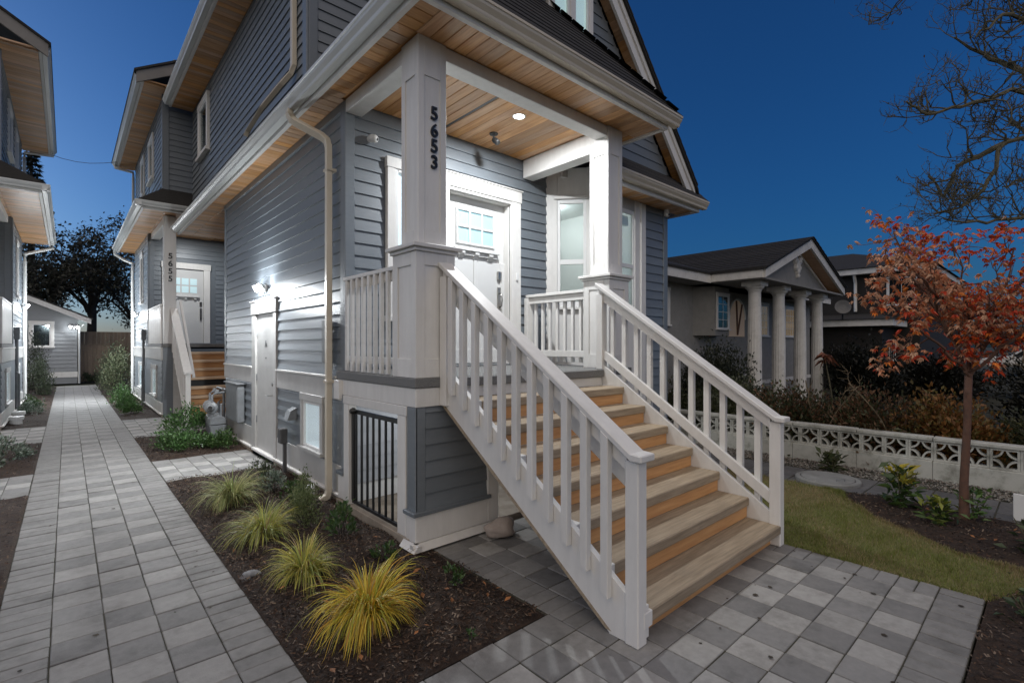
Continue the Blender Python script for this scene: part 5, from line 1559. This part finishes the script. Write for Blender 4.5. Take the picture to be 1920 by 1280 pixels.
# sapling with drooping russet leaves
sap = thing("sapling", (9.6, 2.55, 0), "thin sapling with drooping russet leaves rising above the hedge", "sapling")
MB().tube([(9.6, 2.55, 0), (9.58, 2.57, .9), (9.52, 2.60, 1.2), (9.45, 2.63, 1.5)], [.02, .014, .01, .005], 6).build("stem", greybark_m, sap)
n = 16
bb = np.array([(9.45, 2.63, 1.5)]) + rng.normal(0, .03, (n, 3))
a = rng.uniform(0, 6.28, n)
v, f = leaf_arrays(bb, np.stack([np.cos(a), np.sin(a), rng.uniform(-.6, .5, n)], 1), np.full(n, .2), np.full(n, .06), .1, .5)
np_mesh("leaves", v, f, np.repeat(pick([(.20, .075, .04), (.16, .07, .04)], n), 4, 0), leaf_m, sap)

# ------------------------------------------------------------------ trees
def limb_tree(limbs, twig_n, twig_len, seed, r0, sides=6, depth=2, up=.35, tw=.003):
    """main limbs (lists of points) that throw out twigs, returned as one MB and twig tips"""
    rr_ = random.Random(seed)
    mb = MB(); tips = []
    def twig(p, d, ln, r_, lev):
        pts = [p]; q = Vector(p); dd = Vector(d).normalized()
        for k in range(4):
            dd = (dd + Vector((rr_.gauss(0, .28), rr_.gauss(0, .28), rr_.gauss(0, .22) + up * .3))).normalized()
            q = q + dd * ln / 4; pts.append(q.copy())
            if lev > 0 and k >= 1:
                for _ in range(2):
                    if rr_.random() < .75:
                        side_ = Vector((rr_.gauss(0, 1), rr_.gauss(0, 1), rr_.gauss(.2, .8))).normalized()
                        twig(q.copy(), dd * .5 + side_ * .9, ln * rr_.uniform(.4, .65), r_ * .6, lev - 1)
        mb.tube(pts, [r_, r_ * .85, r_ * .7, r_ * .55, r_ * .3], 4, cap=False)
        tips.append((pts[-1], dd.copy())); tips.append((pts[2], dd.copy()))
    for L in limbs:
        P = [Vector(p) for p in L]
        fine = []
        for i in range(len(P) - 1):
            for k in range(4):
                t = k / 4
                fine.append(P[i].lerp(P[i + 1], t) + Vector((rr_.gauss(0, .03), rr_.gauss(0, .03), rr_.gauss(0, .03))) * (P[i + 1] - P[i]).length)
        fine.append(P[-1])
        rad = [max(r0 * (1 - .8 * i / len(fine)), .008) for i in range(len(fine))]
        mb.tube(fine, rad, sides)
        tot = sum((P[i + 1] - P[i]).length for i in range(len(P) - 1))
        for _ in range(int(twig_n * tot)):
            i = rr_.randrange(len(fine) // 5, len(fine) - 1)
            d = (fine[i + 1] - fine[i]).normalized()
            sd2 = Vector((rr_.gauss(0, 1), rr_.gauss(0, 1), rr_.gauss(.25, .9))).normalized()
            twig(fine[i].lerp(fine[i + 1], rr_.random()), d * .6 + sd2, twig_len * rr_.uniform(.5, 1.2), rad[i] * .42 + tw, depth)
    return mb, tips

LIMBS = [[(15.44, -1.14, 4.97), (13.77, -0.03, 6.26), (12.82, 0.55, 6.35), (11.83, 1.18, 5.96), (11.15, 1.53, 5.73), (10.74, 1.76, 5.91)],
         [(13.77, -0.03, 6.26), (13.46, 0.65, 7.12), (13.14, 1.08, 7.44), (12.83, 1.36, 7.7)],
         [(14.6, -0.51, 7.07), (13.48, 0.23, 7.85), (12.68, 0.68, 7.72), (12.04, 0.99, 7.2)],
         [(13.55, -0.1, 8.4), (12.54, 0.54, 8.34), (11.42, 1.28, 7.91), (10.68, 1.82, 7.75), (10.15, 2.16, 7.68)],
         [(15.44, -1.14, 4.97), (14.37, -0.03, 5.94), (13.24, 0.72, 5.54), (12.66, 0.97, 4.57), (12.1, 1.21, 4.21), (11.74, 1.53, 4.11)],
         [(13.24, 0.72, 5.54), (12.91, 1.29, 5.21), (12.81, 1.51, 4.62), (12.7, 1.74, 5.07)],
         [(15.44, -1.14, 4.45), (14.75, -0.11, 5.07), (14.49, 0.4, 5.14), (14.09, 0.76, 4.92)],
         [(15.44, -1.14, 4.04), (13.85, -0.1, 4.17), (13.04, 0.36, 4.02), (12.46, 0.88, 3.92), (11.75, 1.39, 3.99)],
         [(14.75, -0.11, 5.07), (14.86, 0.33, 5.98), (14.73, 0.72, 6.51)],
         [(15.5, -1.2, 5.5), (15.9, -2.5, 7.5), (16.4, -3.5, 9.0)], [(15.5, -1.2, 6.0), (17.0, -.6, 7.6), (18.2, 0.2, 8.6)]]
bt = thing("bare_tree", (15.6, -1.3, 0), "big bare mossy tree whose twigs hang into the sky at upper right", "tree")
MB().tube([(15.6, -1.3, -.2), (15.59, -1.27, 1.17), (15.5, -1.2, 3.2), (15.44, -1.14, 4.97), (14.6, -.51, 7.07), (13.55, -.1, 8.4)], [.34, .27, .23, .18, .12, .07], 10).build("trunk", greybark_m, bt, smooth=True)
mb, tips = limb_tree(LIMBS, 4.8, .66, 11, .058, depth=2, up=.5, tw=.0022)
mb.build("branches", greybark_m, bt)
tp = random.Random(4).sample(tips, min(700, len(tips)))
n = len(tp)
v, f = leaf_arrays(np.array([t[0] for t in tp]), rng.normal(size=(n, 3)), rng.uniform(.03, .07, n), rng.uniform(.015, .03, n))
np_mesh("withered_leaves", v, f, np.repeat(pick([(.08, .045, .03), (.05, .035, .03), (.12, .07, .03)], n), 4, 0), leaf_m, bt)

mt = thing("red_maple", (6.53, .62, 0), "young maple with red and tan autumn leaves standing in the mulch", "tree")
mtrunk = MB().tube([(6.53, .62, -.05), (6.528, .62, .06), (6.522, .622, .35), (6.535, .612, .62), (6.532, .60, .9), (6.547, .598, 1.15), (6.55, .59, 1.42)], [.056, .042, .035, .034, .030, .032, .030], 12)
mtrunk.build("trunk", bark_m, mt, smooth=True)
ML = [[(6.55, .59, 1.40), (6.45, .66, 1.7), (6.30, .78, 2.0), (6.05, .90, 2.3), (5.85, .98, 2.5)],
      [(6.55, .59, 1.42), (6.62, .55, 1.8), (6.60, .62, 2.2), (6.50, .70, 2.72)],
      [(6.55, .59, 1.38), (6.75, .47, 1.75), (6.95, .38, 2.2), (7.10, .30, 2.7)],
      [(6.50, .62, 1.5), (6.2, .75, 1.68), (5.9, .86, 1.86), (5.70, .90, 2.0)],
      [(6.55, .59, 1.45), (6.8, .62, 1.7), (7.15, .75, 1.9), (7.4, .9, 2.15)],
      [(6.55, .59, 1.42), (6.5, .35, 1.7), (6.4, .1, 2.0), (6.3, -.15, 2.3)],
      [(6.45, .66, 1.7), (6.25, .9, 2.2), (6.2, 1.05, 2.55), (6.12, 1.1, 2.85)],
      [(6.62, .55, 1.8), (6.8, .30, 2.2), (6.85, .1, 2.55)],
      [(6.30, .78, 2.0), (5.95, .75, 2.15), (5.6, .80, 2.3), (5.45, .86, 2.35)],
      [(6.75, .47, 1.75), (6.95, .15, 1.85), (7.1, -.1, 2.0)]]
mb, tips = limb_tree(ML, 7.0, .40, 5, .018, sides=5, depth=1, up=.25)
mb.build("branches", bark_m, mt)
base_, dirs_ = [], []
for (pt, dd) in tips:
    for _ in range(3):
        az = random.uniform(0, 6.28)
        fan = [Vector((math.cos(az + o), math.sin(az + o), random.uniform(-.75, .05))) for o in (-.9, -.45, 0, .45, .9)]
        q = Vector(pt) + Vector((random.gauss(0, .05), random.gauss(0, .05), random.gauss(0, .04)))
        for d in fan:
            base_.append(q); dirs_.append(d)
n = len(base_)
B = np.array([tuple(b) for b in base_]); D = np.array([tuple(d) for d in dirs_])
ln = np.repeat(rng.uniform(.036, .068, n // 5), 5) * np.tile([.7, .9, 1.1, .9, .7], n // 5)
v, f = leaf_arrays(B, D, ln, ln * .40, .18, .35)
g5 = n // 5
t_ = np.clip((B[::5, 0] - 5.5) / 1.6 + .35 * np.sin(5 * B[::5, 2] + 3 * B[::5, 0]) + rng.normal(0, .3, g5), 0, 1)
pale = pick([(.66, .37, .23), (.58, .27, .15), (.52, .21, .10), (.64, .40, .26)], g5, .2)
red = pick([(.76, .13, .03), (.66, .085, .028), (.80, .26, .05), (.55, .07, .03)], g5, .25)
cl5 = np.where((t_ > .52)[:, None], red, pale)
np_mesh("leaves", v, f, np.repeat(np.repeat(cl5, 5, 0), 4, 0), leaf_m, mt)

def leafy_tree(name, loc, h, cr, cz, n, leaf, pal, label, group=None, seed=1):
    t = thing(name, loc, label, "tree", group)
    L = Vector(loc); rr_ = random.Random(seed)
    lb = []
    for k in range(9):
        a = rr_.uniform(0, 6.28); e = rr_.uniform(.2, 1)
        lb.append([L + Vector((0, 0, h * .35 + .1 * k)), L + Vector((math.cos(a) * cr * .45, math.sin(a) * cr * .45, h * .55 + e * cz * .3)),
                   L + Vector((math.cos(a) * cr * .9, math.sin(a) * cr * .9, h * .55 + e * cz))])
    MB().tube([L, L + Vector((.1, 0, h * .4)), L + Vector((0, .1, h * .75))], [.28, .2, .1], 8).build("trunk", darkbark_m, t)
    mb, tips = limb_tree(lb, 1.6, cr * .5, seed, .09, 5, 2, .3)
    mb.build("branches", darkbark_m, t)
    tp = np.array([tuple(p) for p, d in tips])
    k = rng.integers(0, len(tp), n)
    p = tp[k] + rng.normal(0, cr * .075, (n, 3))
    ln = leaf * rng.uniform(.6, 1.3, n)
    v, f = leaf_arrays(p, rng.normal(size=(n, 3)), ln, ln * .6)
    np_mesh("foliage", v, f, np.repeat(pick(pal, n, .3), 4, 0), leaf_m, t, loc)
    return t
DT = [(.032, .036, .026), (.044, .046, .032), (.024, .028, .022)]
leafy_tree("background_tree", (1.0, 38, 0), 9.0, 3.0, 4.0, 5200, .20, DT, "dark leafy tree behind the fence, centre of the gap between the houses", "trees beyond the fence", 21)
leafy_tree("background_tree", (-1.3, 36, 0), 7.6, 2.2, 3.2, 4200, .18, DT, "dark leafy tree rising behind the shed roof", "trees beyond the fence", 22)
leafy_tree("background_tree", (3.6, 42, 0), 7.6, 3.0, 3.2, 3600, .2, DT, "dark tree behind the rear unit, farthest right in the gap", "trees beyond the fence", 23)
# conifer
cf = thing("conifer", (-1.55, 40, 0), "tall dark conifer showing beside the left house's gutter", "tree")
MB().tube([(-1.55, 40, 0), (-1.55, 40, 13.5)], [.3, .04], 8).build("trunk", darkbark_m, cf)
pp, dd_ = [], []
for z in np.arange(3.0, 13.4, .28):
    rr_ = 2.3 * (1 - (z - 2.0) / 11.8)
    for k in range(9):
        a = random.uniform(0, 6.28)
        for t in np.arange(.15, 1.0, .11):
            for _ in range(3):
                pp.append((-1.55 + math.cos(a) * rr_ * t, 40 + math.sin(a) * rr_ * t, z - .35 * t * rr_ * .5)); dd_.append((math.cos(a) + random.gauss(0, .6), math.sin(a) + random.gauss(0, .6), random.gauss(-.2, .3)))
pp, dd_ = np.array(pp), np.array(dd_)
ln = rng.uniform(.14, .34, len(pp))
v, f = leaf_arrays(pp, dd_, ln, ln * .22)
np_mesh("foliage", v, f, np.repeat(pick([(.012, .018, .014), (.018, .024, .018)], len(pp)), 4, 0), leaf_m, cf)

# ------------------------------------------------------------------ planting beside the path
YEL = [(.62, .47, .05), (.74, .58, .07), (.56, .31, .035), (.64, .42, .045), (.50, .48, .06), (.40, .42, .06)]
YGR = [(.46, .44, .08), (.34, .38, .08), (.56, .50, .10), (.25, .31, .07), (.60, .52, .14)]
PGR = [(.42, .44, .18), (.32, .37, .14), (.52, .50, .23), (.22, .28, .09)]
grass_clump("grass_clump", (1.40, 2.90, .01), 1300, .40, YEL, "golden orange ornamental grass clump nearest the camera", .10, width=.0085, arch=1.2)
grass_clump("grass_clump", (1.30, 3.72, .01), 760, .37, YGR, "yellow-green grass clump second from the camera", .06, arch=1.1)
grass_clump("grass_clump", (1.30, 4.72, .01), 700, .40, YGR[:4] + PGR[:2], "lime grass clump third from the camera", .07, arch=1.1)
grass_clump("grass_clump", (1.33, 6.0, .01), 800, .47, PGR, "pale green airy grass clump farthest up the bed", .08, arch=1.15)
grass_clump("grass_clump", (1.42, 5.1, .01), 120, .34, PGR[:2] + [(.10, .17, .05)], "thin green grass tuft between two lime clumps", .05)
GRN = [(.055, .10, .03), (.04, .085, .025), (.08, .13, .04)]
PALE = [(.14, .17, .07), (.10, .13, .05), (.18, .21, .10)]
SILV = [(.20, .24, .20), (.12, .16, .12), (.26, .30, .25), (.07, .11, .07)]
shrub("low_shrub", (1.70, 4.80, .01), .20, .2, .42, 1500, .030, PALE, "small-leaved pale green shrub beside the gate sill", clumps=16, hollow=.4, up=1.0)
shrub("low_shrub", (1.80, 5.25, .01), .16, .16, .36, 800, .032, PALE + GRN[:1], "small-leaved shrub by the foot of the downpipe", clumps=12, hollow=.4, up=1.0)
shrub("low_shrub", (1.82, 4.28, .01), .13, .13, .28, 260, .06, GRN + [(.10, .16, .08)], "glossy green shrub below the black gate", mat=gloss_leaf_m, aspect=.36, clumps=10, up=.9)
shrub("low_shrub", (1.78, 6.12, .01), .15, .15, .24, 300, .055, SILV, "white-edged variegated shrub near the utility post", aspect=.36, clumps=10)
shrub("low_shrub", (1.83, 5.72, .01), .14, .14, .24, 260, .05, GRN, "small dark green shrub beside the drain stub", mat=gloss_leaf_m, clumps=10)
shrub("low_shrub", (1.78, 6.75, .01), .16, .16, .26, 320, .045, [(.035, .05, .025), (.05, .065, .03)], "dark little shrub by the paved branch", clumps=10)
shrub("low_shrub", (1.86, 3.57, .01), .10, .10, .16, 110, .05, GRN, "small bright green shrub behind the golden grass", mat=gloss_leaf_m, clumps=7)
shrub("low_shrub", (2.03, 2.88, .01), .075, .075, .15, 90, .045, GRN, "tiny green plant at the corner of the mulch bed", mat=gloss_leaf_m, clumps=6)
shrub("low_shrub", (1.72, 2.27, .01), .04, .04, .06, 24, .035, GRN, "seedling at the paver edge of the bed", mat=gloss_leaf_m, clumps=4, stems=3)
BGR = [(.06, .13, .035), (.08, .17, .05), (.04, .09, .025), (.11, .2, .07)]
shrub("spreading_shrub", (1.42, 9.55, .01), .42, .4, .34, 1700, .06, BGR, "bright green spreading shrub below the gas meter, nearest", mat=gloss_leaf_m, clumps=22)
shrub("spreading_shrub", (1.62, 10.7, .01), .42, .4, .50, 1700, .06, BGR, "taller bright green shrub in front of the gas meter", mat=gloss_leaf_m, clumps=22)
shrub("spreading_shrub", (1.9, 9.4, .01), .28, .28, .26, 800, .055, BGR[:1] + GRN, "low green shrub tight against the wall by the side door", mat=gloss_leaf_m, clumps=14)
for i, (x, y, r_, h, lb) in enumerate(((1.22, 15.4, .28, .26, "nearest low green shrub along the rear unit wall"), (1.2, 16.6, .28, .28, "second low green shrub along the rear unit wall"),
                                      (1.2, 17.9, .3, .36, "third low green shrub along the rear unit wall"), (1.25, 19.2, .34, .55, "fourth green shrub, below the rear flood light"))):
    shrub("border_shrub", (x, y, 0), r_, r_, h, 700, .06, BGR, lb, group="shrubs along the rear unit", clumps=14)
shrub("tall_shrub", (1.35, 21.5, 0), .55, .8, 1.5, 2600, .08, [(.10, .12, .06), (.07, .09, .045), (.13, .14, .08)], "tall feathery green shrub at the far end of the right bed", clumps=26, up=1.2)
shrub("tall_shrub", (1.3, 24.0, 0), .5, .8, 1.6, 2000, .09, [(.10, .12, .07), (.07, .09, .05)], "tall grey-green shrub beyond the rear unit", clumps=24, up=1.2)
shrub("tall_shrub", (-.75, 23.3, 0), .42, .6, 1.15, 2200, .07, [(.07, .09, .05), (.05, .07, .04), (.10, .12, .08)], "bushy upright shrub at the far end of the left bed", clumps=24, up=1.0)
shrub("climbing_shrub", (-1.0, 26.0, 0), .45, .4, 2.1, 1500, .09, [(.04, .05, .03), (.06, .07, .045)], "tall dark shrub beside the shed window", clumps=18, up=.8)
shrub("border_shrub", (-.68, 18.0, 0), .24, .3, .36, 700, .06, SILV[:2] + GRN, "variegated shrub along the left house, farther", clumps=12)
shrub("border_shrub", (-.66, 16.9, 0), .24, .3, .30, 700, .06, SILV, "pale variegated shrub along the left house, nearer", clumps=12)
shrub("border_shrub", (-.72, 10.3, 0), .30, .45, .34, 1400, .05, SILV + [(.10, .11, .07)], "pale grey-leaved shrub in the small left bed", clumps=18)
for i, (x, lb) in enumerate(((.62, "left small round shrub at the foot of the fence"), (1.02, "right small round shrub at the foot of the fence"))):
    shrub("border_shrub", (x, 29.7, 0), .24, .24, .5, 500, .08, [(.03, .045, .025), (.04, .055, .03)], lb, group="shrubs at the fence", clumps=12)
# right-hand bed
HYD = [(.05, .09, .02), (.07, .12, .03), (.04, .07, .02)]
def rosette(name, loc, n, ln, h, pal, tips, label, wr=.3):
    t = thing(name, loc, label, "plant")
    k = rng.random(n)
    p = np.array(loc) + np.stack([rng.normal(0, .06, n), rng.normal(0, .06, n), k * h], 1)
    a = rng.uniform(0, 6.28, n)
    d = np.stack([np.cos(a), np.sin(a), .25 + .9 * k + rng.normal(0, .25, n)], 1)
    L_ = ln * rng.uniform(.7, 1.2, n)
    v, f = leaf_arrays(p, d, L_, L_ * wr, .16, .2)
    cols = pick(pal, n, .25)
    m = (k > .55) & (rng.random(n) < .5)
    if tips: cols[m] = pick(tips, int(m.sum()), .15)
    np_mesh("leaves", v, f, np.repeat(cols, 4, 0), gloss_leaf_m, t, loc)
    mb = MB()
    for q in range(6):
        e = Vector(loc) + Vector((random.gauss(0, .07), random.gauss(0, .07), h))
        mb.tube([loc, tuple((Vector(loc) + e) / 2), tuple(e)], [.006, .005, .003], 5)
    mb.build("stem", greybark_m, t)
    return t
rosette("hydrangea", (6.55, 1.12, .02), 130, .16, .38, HYD, [(.45, .36, .04), (.32, .30, .04)], "leafy plant with yellow tips in the maple bed")
rosette("hydrangea", (6.18, .77, .02), 90, .13, .20, HYD + [(.13, .17, .03)], [(.22, .24, .04)], "low yellow-green plant at the foot of the maple")
rosette("hydrangea", (6.55, .55, .02), 70, .10, .28, [(.07, .13, .03), (.09, .16, .04)], None, "small bright green plant just left of the maple trunk")
rosette("hydrangea", (7.75, 2.08, .0), 80, .16, .20, [(.05, .065, .025), (.07, .08, .03)], None, "dark green weed growing out of the gravel")
rosette("hydrangea", (5.85, .12, .02), 80, .11, .26, [(.06, .09, .04), (.05, .07, .03)], None, "broad-leaved plant at the right edge below the maple", .4)
rosette("hydrangea", (4.42, .12, .02), 46, .08, .14, [(.06, .09, .04), (.08, .11, .05)], None, "small plant in the mulch at the lower right corner", .4)
rosette("hydrangea", (4.82, .06, .02), 46, .08, .14, [(.06, .09, .04), (.08, .11, .05)], None, "small plant in the mulch beside the forecourt corner", .4)
# fallen leaves
LV = MB().add([(0, -.035, .004), (.016, 0, .010), (0, .035, .006), (-.016, 0, .010)], [(0, 1, 2), (0, 2, 3)]).build("fallen_leaf", pmat("dry_orange_leaf", (.32, .13, .04), (.22, .09, .035), 8, .7, ov=.3), origin=(0, 0, 0))
LVD = LV.data; WL.pop(LV.name); bpy.data.objects.remove(LV)
r5 = random.Random(9)
for k in range(46):
    if k < 34: x, y = r5.uniform(1.0, 2.2), r5.uniform(2.3, 4.6)
    else: x, y = r5.uniform(5.6, 6.7), r5.uniform(-.1, .9)
    o = link("fallen_leaf", LVD, (x, y, .045 + r5.uniform(0, .006)))
    o.rotation_euler = (r5.gauss(0, .3), r5.gauss(0, .3), r5.uniform(0, 6.28))
    o.scale = (r5.uniform(.5, 1.0),) * 3
    tag(o, "dry orange leaf fallen on the mulch", "leaf", "fallen leaves on the mulch beds")

# white marker board at the edge of the side walk, pale twigs in the hedge, a car across the street
wb = thing("marker_board", (6.93, .27, 0), "pale white upright board at the right edge beside the paver walk", "board")
box("panel", 6.90, 6.925, .10, .30, .0, .26, white_pl, wb, .004)
box("stake", 6.926, 6.95, .18, .22, -.05, .22, fence_m, wb)
for i, (x, y, hh, lx, ly, lb) in enumerate(((8.75, .25, 1.15, -.1, -.5, "pale bare twig arching right of the maple trunk"), (8.7, -.15, 1.2, .0, .45, "pale bare twig crossing another at the right"), (8.75, 1.6, .8, -.1, .5, "thin pale twig in the amber hedge"),
                                            (8.7, 2.4, .75, 0, -.4, "crossing pale twig in the brown hedge"), (8.8, 2.6, .8, 0, .12, "upright pale twig in the brown hedge"))):
    tw = thing("bare_twig", (x, y, .4), lb, "twig")
    tmb, _t = limb_tree([[(x, y, .35), (x + lx * .4, y + ly * .3, .35 + hh * .45), (x + lx, y + ly, .35 + hh)]], 5, .25, 40 + i, .011, 5, 1, .3)
    tmb.build("branches", pmat("pale_twig_bark_%d" % i, (.20, .15, .09), (.14, .11, .07), 8, .8), tw)
car = thing("parked_car", (40.5, 1.2, 0), "white parked car glimpsed across the street at the right edge", "car")
MB().prism([(-1.2, .45), (3.1, .45), (3.15, .85), (2.7, 1.0), (1.9, 1.05), (1.2, 1.62), (-.2, 1.66), (-.9, 1.1), (-1.25, 1.0)], 'x', 39.7, 41.4).build("body", colwhite_m, car, bevel=.06)
MB().prism([(1.72, 1.08), (1.15, 1.54), (-.15, 1.57), (-.65, 1.12)], 'x', 39.69, 39.71).build("side_window", darkglass_m, car)
for yy in (-.55, 2.35):
    w_o = MB().lathe([(0, -.1), (.33, -.1), (.34, .1), (0, .1)], (39.8, yy, .34), (1, 0, 0), 20).build("wheel", black_m, car)
    MB().lathe([(0, -.02), (.2, -.02), (.2, 0), (0, 0)], (39.69, yy, .34), (1, 0, 0), 16).build("rim", grey_metal, w_o)

# leaf scraps trodden into the pavers
SC = MB().add([(0, -.03, .001), (.02, -.006, .004), (.010, .03, .002), (-.014, .018, .005), (-.018, -.012, .003)], [(0, 1, 2, 3, 4)]).build("leaf_scrap", pmat("rotten_leaf", (.035, .028, .02), (.06, .045, .028), 20, .8, ov=.3), origin=(0, 0, 0))
SCD = SC.data; WL.pop(SC.name); bpy.data.objects.remove(SC)
for k in range(34):
    if k < 20: x, y = r5.uniform(2.6, 4.5), r5.uniform(.4, 1.55)
    else: x, y = r5.uniform(-.2, .85), r5.uniform(2.6, 8.0)
    o = link("leaf_scrap", SCD, (x, y, .003))
    o.rotation_euler = (0, 0, r5.uniform(0, 6.28)); q_ = r5.uniform(.25, .9); o.scale = (q_, q_ * r5.uniform(.4, 1), q_)
    if k < 20: tag(o, "dark rotten leaf scrap lying on the forecourt pavers", "leaf", "leaf scraps on the forecourt")
    else: tag(o, "dark rotten leaf scrap lying on the long path", "leaf", "leaf scraps on the path")
